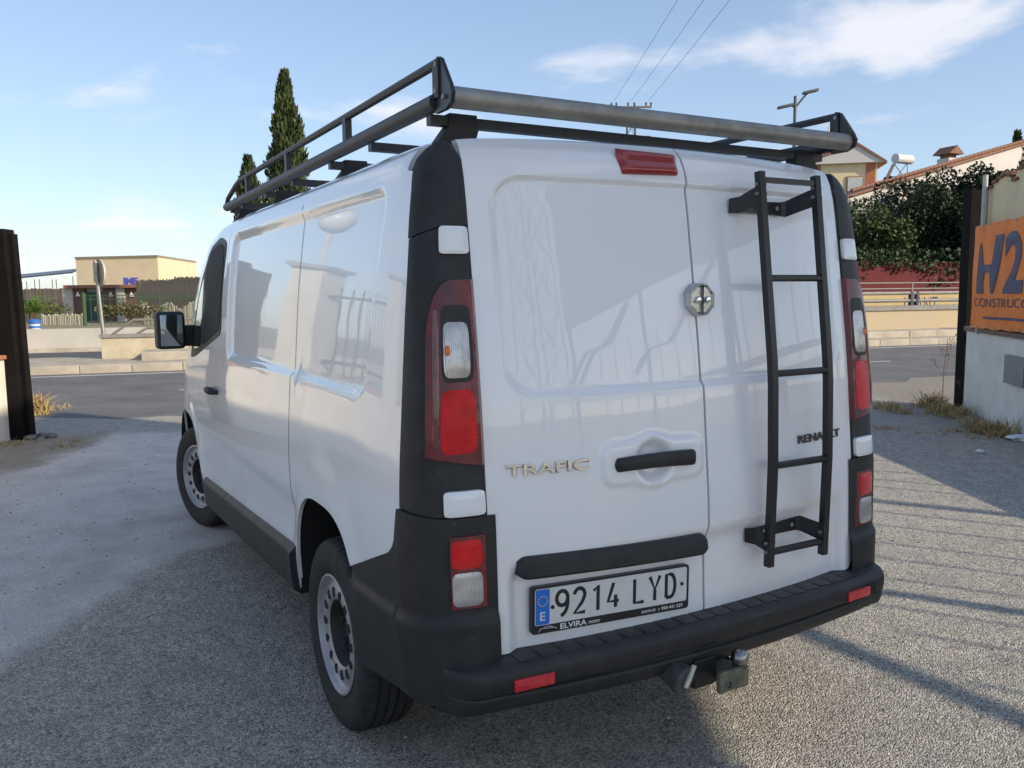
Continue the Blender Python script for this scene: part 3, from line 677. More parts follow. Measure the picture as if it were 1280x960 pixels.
def wheel(x, y, steer):
    sg = -1 if x < 0 else 1; Mx = Matrix.Translation((x, y, .345)) @ Matrix.Rotation(steer+(0 if sg < 0 else math.pi), 4, 'Z')
    # local: outer face towards -X
    if 'rim' not in WM:
        r = MB(); r.lathe([(.214, -.088), (.216, -.097), (.209, -.099), (.203, -.093), (.199, -.082), (.193, -.074), (.187, -.073), (.177, -.077), (.165, -.083), (.150, -.086), (.136, -.085), (.122, -.078), (.112, -.060), (.106, -.030), (.100, -.014), (.075, -.01), (.0, -.01)], 64, 'X'); WM['rim'] = r
    w = WM['rim'].obj('wheel', RIM, van, True, 50) if 'rime' not in WM else link_mesh('wheel', WM['rime'], van); WM['rime'] = w.data; w.matrix_local = Mx
    if 'tyre' not in WM: t = mobj('tyre', TV, TF, RUBBER, w, True, 40); WM['tyre'] = t.data
    else: t = link_mesh('tyre', WM['tyre'], w)
    if 'hub' not in WM:
        h = MB(); h.lathe([(.1185, -.0775), (.110, -.056), (.104, -.030), (.09, -.024), (.07, -.026), (.045, -.034), (.036, -.042), (.03, -.043), (.0, -.043)], 32, 'X'); hh = h.obj('hub', mat('dark_hub', (.03, .029, .027), .6, var=.4, vscale=30), w, True, 50); WM['hub'] = hh.data  # hub bowl and recess wall coloured near black
    else: link_mesh('hub', WM['hub'], w)
    for k in range(5):
        a = R(72*k+20)
        if 'bolt' not in WM: b = MB(); b.lathe([(.0001, -.05), (.011, -.05), (.013, -.02)], 6, 'X'); bo = b.obj('wheel_bolt', mat('dark_bolt', (.06, .058, .055), .5, metal=.5), w); WM['bolt'] = bo.data
        else: bo = link_mesh('wheel_bolt', WM['bolt'], w)
        bo.location = (0, .072*math.cos(a), .072*math.sin(a))
    for k in range(14):
        a = 2*math.pi*k/14
        if 'hole_disc' not in WM:
            b = MB(); n = 16; b.add([(-.0005 if q else .0015, (.0165*math.cos(2*math.pi*j/n))*(1 if not q else .96), (.0195*math.sin(2*math.pi*j/n))*(1 if not q else .9)) for q in (0, 1) for j in range(n)], [tuple(range(n, 2*n))]+[(j, (j+1) % n, n+(j+1) % n, n+j) for j in range(n)])
            bo = b.obj('painted_vent_hole', DARK, w); WM['hole_disc'] = bo.data  # dark raised oval, paints the shade inside a vent that is not cut
        else: bo = link_mesh('painted_vent_hole', WM['hole_disc'], w)
        bo.location = (-.0866, .149*math.cos(a), .149*math.sin(a)); bo.rotation_euler = (a+math.pi/2, 0, 0)
    return w
wheel(-.845, .968, 0); wheel(.845, .968, 0); wheel(-.84, 4.066, R(17)); wheel(.84, 4.066, R(17))
# wheel housings
for yc, hw, tp in ((AR_Y, AR_W, AR_T), (AF_Y, AF_W, AF_T)):
    for s_ in (-1, 1):
        def hf(t, x):
            a = math.pi*t; c, q = math.cos(a), math.sin(a); k = 1/((abs(c)**3+abs(q)**3)**(1/3)); return (s_*x, yc+hw*c*k, .30+(tp-.30)*q*k+.002)
        grid('wheel_housing', hf, list(np.linspace(.05, .95, 40)), [.56, .75, .93, .962], DARK, van, flip=(s_ > 0))
        m_ = MB(); m_.box(min(s_*.54, s_*.56), max(s_*.54, s_*.56), yc-hw, yc+hw, .36, tp+.02); m_.obj('housing_wall', DARK, van)
# --- cab side windows, mirror, handle
def win_pt(a, b, s_, off):      # window outline in (y,z)
    return side_pt(s_, a, b, off)
def fan_patch(name, poly, s_, m, off, n_r=5, parent=None):
    cy = sum(p[0] for p in poly)/len(poly); cz = sum(p[1] for p in poly)/len(poly); n = len(poly)
    V = [side_pt(s_, cy, cz, off)]; F = []
    for i in range(1, n_r+1):
        q = i/n_r; V += [side_pt(s_, cy+(p[0]-cy)*q, cz+(p[1]-cz)*q, off) for p in poly]
    V += [side_pt(s_, p[0], p[1], off-.02) for p in poly]
    for j in range(n):
        j2 = (j+1) % n; F.append((0, 1+j, 1+j2) if s_ < 0 else (0, 1+j2, 1+j))
        for i in range(n_r): a, b = 1+i*n+j, 1+i*n+j2; q = (a, a+n, b+n, b); F.append(q if s_ < 0 else q[::-1])
    return mobj(name, V, F, m, parent or van, True, 40)
def smooth_poly(pts, k=6):
    P = [np.array(p, float) for p in pts]; n = len(P); out = []
    for i in range(n):
        p0, p1, p2 = P[i-1], P[i], P[(i+1) % n]; a = p1+(p0-p1)*min(.3, .06/np.linalg.norm(p0-p1)); b = p1+(p2-p1)*min(.3, .06/np.linalg.norm(p2-p1))
        for t in np.linspace(0, 1, k): out.append(tuple((1-t)**2*a+2*(1-t)*t*p1+t*t*b))
    return out
WINP = [(2.855, 1.36), (2.855, 1.86), (3.05, 1.905), (3.35, 1.88), (3.62, 1.72), (3.80, 1.45), (3.86, 1.20), (3.70, 1.205)]
for s_ in (-1, 1):
    fr = fan_patch('window_frame', smooth_poly(WINP), s_, BLACK_PL, .004)
    ins = [(2.885, 1.385), (2.885, 1.835), (3.05, 1.872), (3.30, 1.85), (3.42, 1.78), (3.44, 1.28)]
    fan_patch('side_window', smooth_poly(ins), s_, mat('painted_cab_dark', (.010, .011, .011), .6, var=.3, spec=.15), .0065, parent=fr)  # opaque black patch: the dark cab interior is painted on, no opening
    fan_patch('quarter_light', smooth_poly([(3.48, 1.27), (3.47, 1.73), (3.60, 1.64), (3.70, 1.45), (3.74, 1.26)]), s_, mat('tinted_glass', (.05, .06, .05), .04, coat=1.), .0065, parent=fr)
    # mirror: arm, housing, glass
    m_ = MB(); m_.box(-.085, .085, -.05, .07, -.118, .118, bev=.03); mi = m_.obj('wing_mirror', BLACK_PL, van, True, 60); mi.location = (s_*1.088, 3.80, 1.352); mi.rotation_euler = (0, 0, s_*R(-4))
    m_ = MB(); m_.box(-.066, .066, -.054, -.048, -.098, .098, bev=.002); m_.obj('mirror_glass', MIRROR, mi, True)
    m_ = MB(); m_.box(min(-s_*.05, -s_*.16), max(-s_*.05, -s_*.16), -.01, .06, -.105, .03, bev=.015); m_.obj('mirror_arm', BLACK_PL, mi, True)
    m_ = MB(); m_.tube([(s_*.968, 2.90, 1.035), (s_*1.005, 2.92, 1.04), (s_*1.008, 3.0, 1.04), (s_*1.005, 3.06, 1.04), (s_*.968, 3.08, 1.035)], [.012, .018, .019, .018, .012], 10); m_.obj('door_handle', BLACK_PL, van, True, 60)
    m_ = MB(); m_.box(-.006, .004, -.05, .05, -.004, .004); 
# ================================================================== GROUND AND ROAD
RE = Vector((.956, .292, 0)); RN = Vector((-.292, .956, 0))      # along the road / across it
def en(e, n, z=0.): p = RE*e+RN*n; return Vector((p.x, p.y, z))
RROT = math.atan2(.292, .956)
def ground_mat():
    m = bpy.data.materials.new('yard_surface'); m.use_nodes = True; nt = m.node_tree; N = nt.nodes; L = nt.links; b = N['Principled BSDF']
    tc = N.new('ShaderNodeTexCoord'); P = tc.outputs['Object']; sx = N.new('ShaderNodeSeparateXYZ'); L.new(P, sx.inputs[0])
    def noise(sc, det=5, ro=.6, vec=P):
        n = N.new('ShaderNodeTexNoise'); n.inputs['Scale'].default_value = sc; n.inputs['Detail'].default_value = det; n.inputs['Roughness'].default_value = ro; L.new(vec, n.inputs['Vector']); return n.outputs['Fac']
    def math_(op, a, c=None, d=None):
        n = N.new('ShaderNodeMath'); n.operation = op
        for i, q in enumerate((a, c, d)):
            if q is None: continue
            if isinstance(q, (int, float)): n.inputs[i].default_value = q
            else: L.new(q, n.inputs[i])
        return n.outputs[0]
    def rng(v, a, c, lo=0., hi=1.):
        n = N.new('ShaderNodeMapRange'); n.interpolation_type = 'SMOOTHSTEP'; L.new(v, n.inputs[0]); n.inputs[1].default_value = a; n.inputs[2].default_value = c; n.inputs[3].default_value = lo; n.inputs[4].default_value = hi; return n.outputs[0]
    def mix(f, a, c):
        n = N.new('ShaderNodeMix'); n.data_type = 'RGBA'
        if isinstance(f, (int, float)): n.inputs[0].default_value = f
        else: L.new(f, n.inputs[0])
        for k, q in ((6, a), (7, c)):
            if isinstance(q, tuple): n.inputs[k].default_value = (*q, 1)
            else: L.new(q, n.inputs[k])
        return n.outputs[2]
    def ramp(v, pts):
        n = N.new('ShaderNodeValToRGB'); L.new(v, n.inputs[0]); e = n.color_ramp.elements
        e[0].position, e[0].color = pts[0][0], (*pts[0][1], 1); e[1].position, e[1].color = pts[-1][0], (*pts[-1][1], 1)
        for p, c in pts[1:-1]: q = e.new(p); q.color = (*c, 1)
        return n.outputs[0]
    # stones of the worn asphalt
    vo = N.new('ShaderNodeTexVoronoi'); vo.inputs['Scale'].default_value = 150; L.new(P, vo.inputs['Vector'])
    vb = N.new('ShaderNodeRGBToBW'); L.new(vo.outputs['Color'], vb.inputs[0])
    v2 = N.new('ShaderNodeTexVoronoi'); v2.inputs['Scale'].default_value = 62; v2.inputs['Randomness'].default_value = 1; L.new(P, v2.inputs['Vector']); vb2 = N.new('ShaderNodeRGBToBW'); L.new(v2.outputs['Color'], vb2.inputs[0])
    mixv = math_('ADD', math_('MULTIPLY', vb.outputs[0], .60), math_('MULTIPLY', math_('ADD', math_('MULTIPLY', vb2.outputs[0], .5), math_('MULTIPLY', noise(320, 3), .5)), .40))
    stones = ramp(mixv, [(.20, (.155, .146, .132)), (.42, (.345, .322, .286)), (.62, (.56, .522, .455)), (.82, (.76, .71, .62))])
    big = noise(.55, 6); mid = noise(7, 5)
    tint = ramp(math_('ADD', math_('MULTIPLY', mid, .6), math_('MULTIPLY', big, .4)), [(.30, (.66, .67, .69)), (.70, (1.14, 1.12, 1.08))])
    mu = N.new('ShaderNodeMix'); mu.data_type = 'RGBA'; mu.blend_type = 'MULTIPLY'; mu.inputs[0].default_value = 1; L.new(stones, mu.inputs[6]); L.new(tint, mu.inputs[7]); asphalt = mu.outputs[2]
    # dusty pale driveway strip
    fine = math_('ADD', math_('MULTIPLY', noise(160, 3), .55), math_('MULTIPLY', vb.outputs[0], .45)); pale = mix(rng(fine, .3, .7), (.50, .465, .425), (.74, .70, .645)); pale = mix(rng(noise(3.2, 6), .35, .75), pale, (.50, .465, .43))
    xx, yy = sx.outputs[0], sx.outputs[1]
    wob = math_('MULTIPLY', math_('SUBTRACT', noise(1.3, 6), .5), 1.3)
    e1 = math_('SUBTRACT', xx, math_('MULTIPLY_ADD', yy, .115, -2.60)); e2 = math_('SUBTRACT', xx, math_('MULTIPLY_ADD', yy, .95, -6.75))
    ed = math_('ADD', math_('MINIMUM', e1, e2), math_('ADD', math_('MULTIPLY', wob, .22), math_('MULTIPLY', math_('SUBTRACT', noise(9, 5), .5), .30)))
    f1 = rng(ed, .10, -.12)
    f2 = rng(math_('ADD', yy, wob), 10.1, 9.3)
    fl = rng(math_('MULTIPLY_ADD', yy, .05, math_('ADD', xx, math_('MULTIPLY', wob, .7))), -4.35, -3.95)
    fp = math_('MULTIPLY', math_('MULTIPLY', f1, f2), fl)
    fp = math_('MULTIPLY', fp, .84)
    c = mix(fp, asphalt, pale)
    # brown dirt by the left wall and by the right wall
    dirt = mix(rng(noise(26, 6), .35, .7), (.22, .185, .15), (.37, .32, .26))
    d1 = math_('MULTIPLY', math_('SUBTRACT', 1., fl), rng(math_('ADD', yy, wob), 10.2, 9.0))
    d2 = rng(math_('ADD', math_('MULTIPLY_ADD', yy, -.12, xx), math_('MULTIPLY', wob, .6)), 3.55, 4.25)
    dd = math_('MULTIPLY', math_('MAXIMUM', d1, d2), .75)
    c = mix(dd, c, dirt)
    # tyre tracks curving out through the gate, oil spots
    tr = math_('SUBTRACT', math_('ADD', xx, math_('MULTIPLY', yy, .28)), math_('MULTIPLY', wob, .12)); tk = math_('ABSOLUTE', math_('SUBTRACT', math_('FRACT', math_('MULTIPLY', tr, .42)), .5))
    c = mix(math_('MULTIPLY', math_('MULTIPLY', rng(tk, .10, .03), rng(noise(2.2, 5), .42, .62)), .26), c, (.27, .26, .25))
    oil = rng(noise(4.5, 3), .70, .76); c = mix(math_('MULTIPLY', oil, .45), c, (.13, .125, .12))
    wv = noise(1.1, 4); c = mix(math_('MULTIPLY', rng(wv, .52, .72), .28), c, (.20, .195, .19))
    L.new(c, b.inputs['Base Color']); b.inputs['Roughness'].default_value = .92; b.inputs['Specular IOR Level'].default_value = .25
    hgt = math_('ADD', math_('MULTIPLY', vo.outputs['Distance'], math_('SUBTRACT', 1., math_('MULTIPLY', fp, .75))), math_('MULTIPLY', noise(40, 5), .5))
    bp = N.new('ShaderNodeBump'); bp.inputs['Strength'].default_value = .8; bp.inputs['Distance'].default_value = .008; bp.invert = True; L.new(hgt, bp.inputs['Height']); L.new(bp.outputs[0], b.inputs['Normal'])
    return m
def sheet(name, pts, z, m, sub=0):
    return tag(mobj(name, [(p[0], p[1], z) for p in pts], [tuple(range(len(pts)))], m), kind='structure')
sheet('ground', [(-900, -600), (900, -600), (900, 1500), (-900, 1500)], -.012, mat('dry_earth', (.36, .30, .21), .95, var=.3, vscale=.15, c2=(.24, .21, .14)))
yard = [(-30, -25), (30, -25)]+[tuple(en(e, 11.9+.25*math.sin(e*1.7)+.18*math.sin(e*4.1))[:2]) for e in np.linspace(36, -30, 120)]
sheet('yard', yard, 0, ground_mat())
ROADM = mat('road_asphalt', (.145, .140, .136), .85, var=.25, vscale=1.2, bump=.5, bscale=140, detail=8)
sheet('road', [en(-260, 11.2)[:2], en(260, 11.2)[:2], en(260, 19.2)[:2], en(-260, 19.2)[:2]], -.004, ROADM)
sheet('far_road', [en(-260, 22.3)[:2], en(260, 22.3)[:2], en(260, 27.3)[:2], en(-260, 27.3)[:2]], -.0045, mat('road_asphalt_dark', (.085, .084, .085), .85, var=.2, vscale=1., bump=.4, bscale=120))
LINEM = mat('road_line', (.62, .60, .55), .8, var=.25, vscale=14)
def strip(name, e0, e1, n0, n1, z, m): return tag(mobj(name, [en(e0, n0, z), en(e1, n0, z), en(e1, n1, z), en(e0, n1, z)], [(0, 1, 2, 3)], m), kind='structure')
strip('edge_line', -200, 200, 18.55, 18.70, .001, LINEM)
strip('far_edge_line', -200, 200, 26.85, 27.0, .001, LINEM)
for k in range(-6, 9):
    strip('lane_dash', -5.45+k*4.2, -3.55+k*4.2, 15.02, 15.13, .001, LINEM)
CONC = mat('old_concrete', (.42, .375, .30), .9, var=.22, vscale=3., bump=.5, bscale=40, detail=8)
# median: lower kerb stones, upper kerb stones, fill
med = MB(); med.box(-200, 200, 19.35, 22.3, -.02, .145)
o = med.obj('median', mat('median_fill', (.40, .35, .27), .95, var=.25, vscale=2.5, bump=.5, bscale=30)); o.rotation_euler = (0, 0, RROT); tag(o, kind='structure')
MEDIAN = o
me_k = None
for k in range(-14, 34):
    if me_k is None: q = MB(); q.box(-.495, .495, 0, .17, -.02, .175, bev=.012); ob = q.obj('kerb_stone', CONC, MEDIAN, True); me_k = ob.data
    else: ob = link_mesh('kerb_stone', me_k, MEDIAN)
    ob.location = (k*1.0, 19.18+random.uniform(-.01, .01), random.uniform(-.006, .006))
me_k = None
for k in range(-2, 34):
    if me_k is None: q = MB(); q.box(-.495, .495, 0, 1.2, .13, .33, bev=.015); ob = q.obj('upper_kerb', CONC, MEDIAN, True); me_k = ob.data
    else: ob = link_mesh('upper_kerb', me_k, MEDIAN)
    ob.location = (k*1.0+.05, 20.35+random.uniform(-.015, .015), random.uniform(-.008, .008))
# walls on the median with railings
YELL = mat('ochre_render', (.44, .32, .13), .9, var=.18, vscale=1.6, bump=.2, bscale=30, c2=(.47, .38, .22))
CREAMW = mat('cream_render', (.45, .39, .28), .9, var=.2, vscale=2., bump=.2, bscale=30)
GREYC = mat('grey_cap', (.23, .22, .20), .8, var=.2, vscale=6)
RAILM = mat('rail_paint', (.20, .185, .16), .55, var=.2, vscale=8)
def e_of(px, n):
    d = ray(px, 400); k = RN.x*d.x+RN.y*d.y; p = d*(n/k); return p.x*RE.x+p.y*RE.y
ROTM = Matrix.Rotation(RROT, 4, 'Z')
def rail_set(name, e0, e1, n, z0, rails, posts, label, slant=True, rr=.03):
    t = empty(name, en(e0, n, z0), RROT); L_ = e1-e0
    for z in rails:
        q = MB()
        x0 = 0. if not slant else .0+.42*(1-(z-z0)/(rails[0]-z0))*0+(.35 if z == rails[0] else .62)
        pts = [(x0, 0, z-z0), (L_, 0, z-z0)]
        if slant: pts = [(x0-.42*(z-z0)/(rails[0]-z0)-.05, 0, .0)]+pts
        q.tube(pts, rr, 8); q.obj('rail', RAILM, t, True)
    for p in posts: q = MB(); q.box(p-.03, p+.03, -.03, .03, -.05, rails[0]-z0-.0); q.obj('post', RAILM, t)
    return tag(t, label, 'railing')
eL = e_of(126, 21.5); eM = eL+9.5
q = MB(); q.box(0, 9.5, -.14, .14, -.25, .30); w = q.obj('median_wall', CREAMW, None); w.location = en(eL, 21.5, .33); w.rotation_euler = (0, 0, RROT); tag(w, 'low cream wall with grey coping and slanted rails on the road median', 'wall')
q = MB(); q.box(-.04, 9.5, -.18, .18, .30, .37); q.obj('coping', GREYC, w)
rail_set('median_railing', eL+.35, eM, 21.5, .70, [1.03, .83], [3.2, 6.4, 9.], 'grey pipe railing with slanted end on the low cream median wall')
eR0 = e_of(1000, 21.5); eR1 = eR0+22
q = MB(); q.box(0, 22, -.14, .14, -.1, .60); w = q.obj('median_wall', mat('warm_cream_render', (.46, .36, .22), .9, var=.15, vscale=1.6, bump=.2, bscale=30, c2=(.42, .35, .25)), None); w.location = en(eR0, 21.5, .33); w.rotation_euler = (0, 0, RROT); tag(w, 'warm cream median wall with thick grey coping right of the van', 'wall')
q = MB(); q.box(0, 22, -.2, .2, .58, .72); q.obj('coping', GREYC, w)
GRAF = mat('graffiti_ink', (.03, .03, .06), .8)
rr = rail_set('median_railing', eR0, eR1, 21.5, 1.04, [1.43, 1.20], [], 'twin bar railing on the warm cream median wall', slant=False, rr=.055)
ec = e_of(1141, 21.5)-eR0
for dxp in (-.11, .11):
    q = MB(); q.box(ec+dxp-.045, ec+dxp+.045, -.06, .06, -.05, .44); q.obj('post', mat('rail_post_blue', (.04, .045, .07), .6), rr)
rail_set('roadside_railing', e_of(1000, 28.0), e_of(1000, 28.0)+24, 28.0, .3, [1.80, 1.57], [.5+e_of(1141, 28.)-e_of(1000, 28.)-.6, 8., 16.], 'thin grey railing along the far pavement before the red wall', slant=False, rr=.028)
# far side of the road: retaining wall left, bank behind
WHITEW = mat('white_render', (.45, .42, .375), .9, var=.08, vscale=1.5, bump=.15, bscale=20)
q = MB(); q.box(-70, 12, 0, .25, -.05, .66); w = q.obj('retaining_wall', WHITEW, None); w.location = en(0, 27.35, 0); w.rotation_euler = (0, 0, RROT); tag(w, 'low white retaining wall along the far side of the road', 'wall')
q = MB(); q.box(-70, 12, -.22, 0, -.02, .10); o = q.obj('far_kerb', CONC); o.location = en(0, 27.35, 0); o.rotation_euler = (0, 0, RROT); tag(o, kind='structure')
bank = MB(); nb = 40
V = []; F = []
for i in range(61):
    for j, (n, z) in enumerate(((27.6, .62), (29, .62), (33, .50), (42, .26), (60, .02), (150, .0))):
        V.append(en(-110+i*2.2, n, z+(random.uniform(-.05, .05) if 0 < j < 4 else 0)))
for i in range(60):
    for j in range(5): F.append((i*6+j, (i+1)*6+j, (i+1)*6+j+1, i*6+j+1))
tag(mobj('bank', V, F, mat('dry_grass_earth', (.30, .24, .14), .95, var=.3, vscale=.8, c2=(.20, .19, .10), bump=.6, bscale=12), None, True), kind='structure')
# ------------------------------------------------------------------ foliage tools
def leafmat(name, c, c2, vs_=2.5):
    m = mat(name, c, .6, var=.3, vscale=vs_, c2=c2, spec=.3); return m
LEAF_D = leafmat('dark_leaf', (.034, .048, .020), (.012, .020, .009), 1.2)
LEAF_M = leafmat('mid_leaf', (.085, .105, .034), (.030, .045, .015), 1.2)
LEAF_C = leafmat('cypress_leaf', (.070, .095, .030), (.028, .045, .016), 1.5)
BARK = mat('bark', (.11, .08, .055), .9, var=.3, vscale=10, bump=.5, bscale=30)
def leaves(V, F, pts, size, up=.0, rng_=random):
    for p in pts:
        d = Vector((rng_.gauss(0, 1), rng_.gauss(0, 1), rng_.gauss(0, 1)+up)).normalized(); a = d.orthogonal().normalized(); a.rotate(Matrix.Rotation(rng_.uniform(0, 6.28), 3, d)); b = d.cross(a)
        s = size*rng_.uniform(.6, 1.4); k = len(V); l = d*s*1.5 if up else a*s*1.2
        w = (a if up else b)*s*.5
        V += [tuple(p-l*.5), tuple(p+w), tuple(p+l*.5), tuple(p-w)]; F.append((k, k+1, k+2, k+3))
def crown(name, clumps, n, size, m, parent, up=0.):
    V, F = [], []; tot = sum(c[1]**2 for c in clumps)
    for (c, r, sq) in clumps:
        for _ in range(int(n*r*r/tot)):
            d = Vector((random.gauss(0, 1), random.gauss(0, 1), random.gauss(0, 1))).normalized()*r*random.uniform(.45, 1.05)**.6; d.z *= sq
            leaves(V, F, [Vector(c)+d], size, up)
    return mobj(name, V, F, m, parent)
def tree(name, base, h, rad, n, size, m, label, group=None, seed=0, cat='tree', trunk=True, low=.12):
    random.seed(seed); t = empty(name, base); clumps = []
    for i in range(16):
        u = random.uniform(low, .92); rr = rad*(.95-.55*abs(u-.45)); a = random.uniform(0, 6.28); q = random.uniform(.1, .75)
        clumps.append(((rr*q*math.cos(a), rr*q*math.sin(a), h*u), rad*random.uniform(.30, .50), random.uniform(.8, 1.15)))
    clumps.append(((0, 0, h*.5), rad*.55, 1.3))
    crown('crown', clumps, n, size, m, t)
    q = MB(); q.tube([(0, 0, -.3), (.05*rad, 0, h*.3), (0, .05*rad, h*.75)], [.05*rad+.05, .04*rad+.04, .02], 7)
    for i in range(4): a = i*1.6; q.tube([(0, 0, h*(.2+.1*i)), (rad*.5*math.cos(a), rad*.5*math.sin(a), h*(.38+.1*i))], [.035*rad+.02, .012], 5)
    q.obj('trunk', BARK, t)
    return tag(t, label, cat, group)
def cypress(base, h, rad, seed, label, n=5200):
    random.seed(seed); t = empty('cypress_tree', base); V, F = [], []
    for _ in range(n):
        u = random.random()**.85; prof = (math.sin(math.pi*min(1, (u*.80+.12)))**.75)*(1-u**5*.75); a = random.uniform(0, 6.28)
        wob = 1+.20*math.sin(a*3+u*17+seed)+.12*math.sin(u*41+a*2); rr = rad*prof*wob*random.uniform(.62, 1.04); p = Vector((rr*math.cos(a), rr*math.sin(a), h*(.02+.98*u)))
        d = Vector((math.cos(a)*.35+random.gauss(0, .14), math.sin(a)*.35+random.gauss(0, .14), 1)).normalized(); s = random.uniform(.16, .42); w = d.orthogonal().normalized(); w.rotate(Matrix.Rotation(random.uniform(0, 6.28), 3, d)); k = len(V)
        V += [tuple(p), tuple(p+d*s*.5+w*s*.17), tuple(p+d*s), tuple(p+d*s*.5-w*s*.17)]; F.append((k, k+1, k+2, k+3))
    mobj('crown', V, F, LEAF_C, t)
    q = MB(); q.tube([(0, 0, -.5), (0, 0, h*.9)], [.22, .04], 8); q.obj('trunk', BARK, t)
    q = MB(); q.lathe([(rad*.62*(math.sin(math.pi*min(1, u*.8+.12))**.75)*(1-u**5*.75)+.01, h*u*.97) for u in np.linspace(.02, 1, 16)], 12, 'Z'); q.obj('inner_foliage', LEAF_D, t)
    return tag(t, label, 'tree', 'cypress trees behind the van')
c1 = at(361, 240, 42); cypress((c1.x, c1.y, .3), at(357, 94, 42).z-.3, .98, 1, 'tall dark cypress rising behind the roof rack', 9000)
c2 = at(313, 268, 48); cypress((c2.x, c2.y, .3), at(309, 199, 48).z-.3, .95, 2, 'short cypress beside the front end of the roof rack', 5200)
# ------------------------------------------------------------------ right background
REDW = mat('dark_red_render', (.11, .018, .020), .9, var=.15, vscale=1.5)
q = MB(); q.box(-16, 42, 0, .3, -.2, 2.75); w = q.obj('garden_wall', REDW, None); e0 = e_of(960, 30.5); w.location = en(e0, 30.5, 0); w.rotation_euler = (0, 0, RROT); tag(w, 'dark red garden wall with yellow graffitied lower band under the tall hedge', 'wall')
q = MB(); q.box(-16, 42, -.03, .0, -.2, 1.34); dado = q.obj('dado', YELL, w)
g0 = e_of(1131, 30.4)-e0
text_obj('graffiti', 'I RANT', lambda a, b, c: (g0+a, -.036, .52+b), mat('graffiti_ink', (.03, .03, .06), .8), w, width=1.8, height=.68, bold=-.006)
q = MB(); q.box(-40, 60, 28.3, 30.4, -.02, .16); o = q.obj('far_pavement', CONC); o.rotation_euler = (0, 0, RROT); tag(o, kind='structure')
iv = MB(); V, F = [], []; random.seed(5)
for _ in range(5200):
    x = random.uniform(-3, 40); lo = 2.15+.45*math.sin(x*1.1+1.)+.2*math.sin(x*2.7); z = random.uniform(lo, 3.3); leaves(V, F, [en(e0+x, 30.42-random.uniform(0, .22), z)], .13)
tag(mobj('ivy', V, F, leafmat('ivy_leaf', (.050, .085, .030), (.022, .042, .016), 1.5)), 'green ivy spilling over the top of the dark red garden wall', 'ivy')
random.seed(11)
hedge = [(1080, 244, 40.5, 2.3, 2, 'yellowish green tree beside the van at the end of the hedge'), (1102, 250, 40.2, 2.1, 2, 'light green shrub in the hedge below the solar water heater'), (1130, 222, 44, 2.5, 1, 'rounded evergreen tree in the hedge right of the solar water heater'), (1150, 232, 42, 2.2, 0, 'low dark evergreen in the hedge between two taller rounded trees'), (1168, 209, 45, 2.3, 0, 'pointed dark evergreen standing left of the chimney above the hedge'), (1182, 226, 43, 2.3, 0, 'dark evergreen directly below the chimney of the white house'), (1203, 236, 41, 2.3, 0, 'dark evergreen right behind the black gate leaf'), (1226, 212, 44, 2.6, 0, 'dark evergreen above the pale pole and beige wall'), (1248, 194, 43, 2.7, 1, 'tall evergreen hiding the sloping wall of the white house'), (1274, 186, 42, 2.9, 0, 'largest dark evergreen rising behind the beige wall'), (1306, 186, 43, 2.9, 1, 'evergreen tree beyond the large dark one behind the beige wall')]
for i, (px, py, Y, rad, k, lab) in enumerate(hedge):
    p = at(px, 360, Y); h = at(px, py, Y).z-.4
    tree('evergreen_tree', (p.x, p.y, .4), h-.16*rad, rad, 11000, .13, [LEAF_D, LEAF_D, LEAF_M][k], lab, 'evergreen trees of the garden hedge', seed=20+i)
cypress_p = at(1271, 200, 52); cypress((cypress_p.x, cypress_p.y, 4), at(1268, 168, 52).z-4, .55, 9, 'slim cypress at the upper end of the sloping white house wall', 2500)
V, F = [], []; random.seed(41)
for k in range(46):
    px = 300+k*15+random.uniform(-8, 8); Y = random.uniform(95, 150); c = at(px, 380, Y); r_ = random.uniform(1.6, 3.4)
    for _ in range(170):
        d = Vector((random.gauss(0, 1), random.gauss(0, 1), random.gauss(0, 1))).normalized()*r_*random.uniform(.5, 1.05); leaves(V, F, [Vector((c.x+d.x*1.5, c.y+d.y, r_*.8+d.z*.9))], .55)
tag(mobj('distant_trees', V, F, LEAF_D), 'distant line of dark trees on the plain behind the van', 'trees', kind='stuff')
# sloping white house with tiled edge
HW = mat('house_white', (.58, .55, .51), .9, var=.06, vscale=1.)
TILE = mat('roof_tile', (.23, .115, .075), .85, var=.3, vscale=6, bump=.4, bscale=20)
BRICK = mat('red_brick', (.42, .15, .075), .85, var=.2, vscale=8, bump=.3, bscale=40)
CREAMH = mat('house_cream', (.70, .58, .36), .9, var=.08, vscale=2.)
a = at(1060, 245, 46); b = at(1290, 178, 52); dirv = Vector((b.x-a.x, b.y-a.y, 0)); Lh = dirv.length; ang = math.atan2(dirv.y, dirv.x)
house = empty('white_house', (a.x, a.y, 0), ang); tag(house, 'white house with long sloping tiled roof edge above the hedge', 'house')
q = MB(); q.prism([(0, 0), (Lh, 0), (Lh, b.z), (0, a.z)], .45); q.obj('wall', HW, house)
q = MB(); q.box(.5, Lh-.3, .4, 8., 0, a.z-1.2); q.obj('rear_block', HW, house)
sl = math.atan2(b.z-a.z, Lh); n_t = 46
q = MB(); q.prism([(-.3, a.z-.25), (Lh+.3, b.z-.0), (Lh+.3, b.z+.14), (-.3, a.z-.11)], 1.0, Matrix.Translation((0, -.25, .12))); roof = q.obj('roof', TILE, house)
tm = None
for k in range(n_t):
    u = (k+.5)/n_t
    if tm is None: q = MB(); q.tube([(-Lh/n_t*.62, 0, 0), (Lh/n_t*.62, 0, 0)], [.10, .085], 8); ob = q.obj('roof_tile', TILE, roof, True); tm = ob.data
    else: ob = link_mesh('roof_tile', tm, roof)
    ob.location = (Lh*u, -.26, a.z+(b.z-a.z)*u+.26); ob.rotation_euler = (0, -sl, 0)
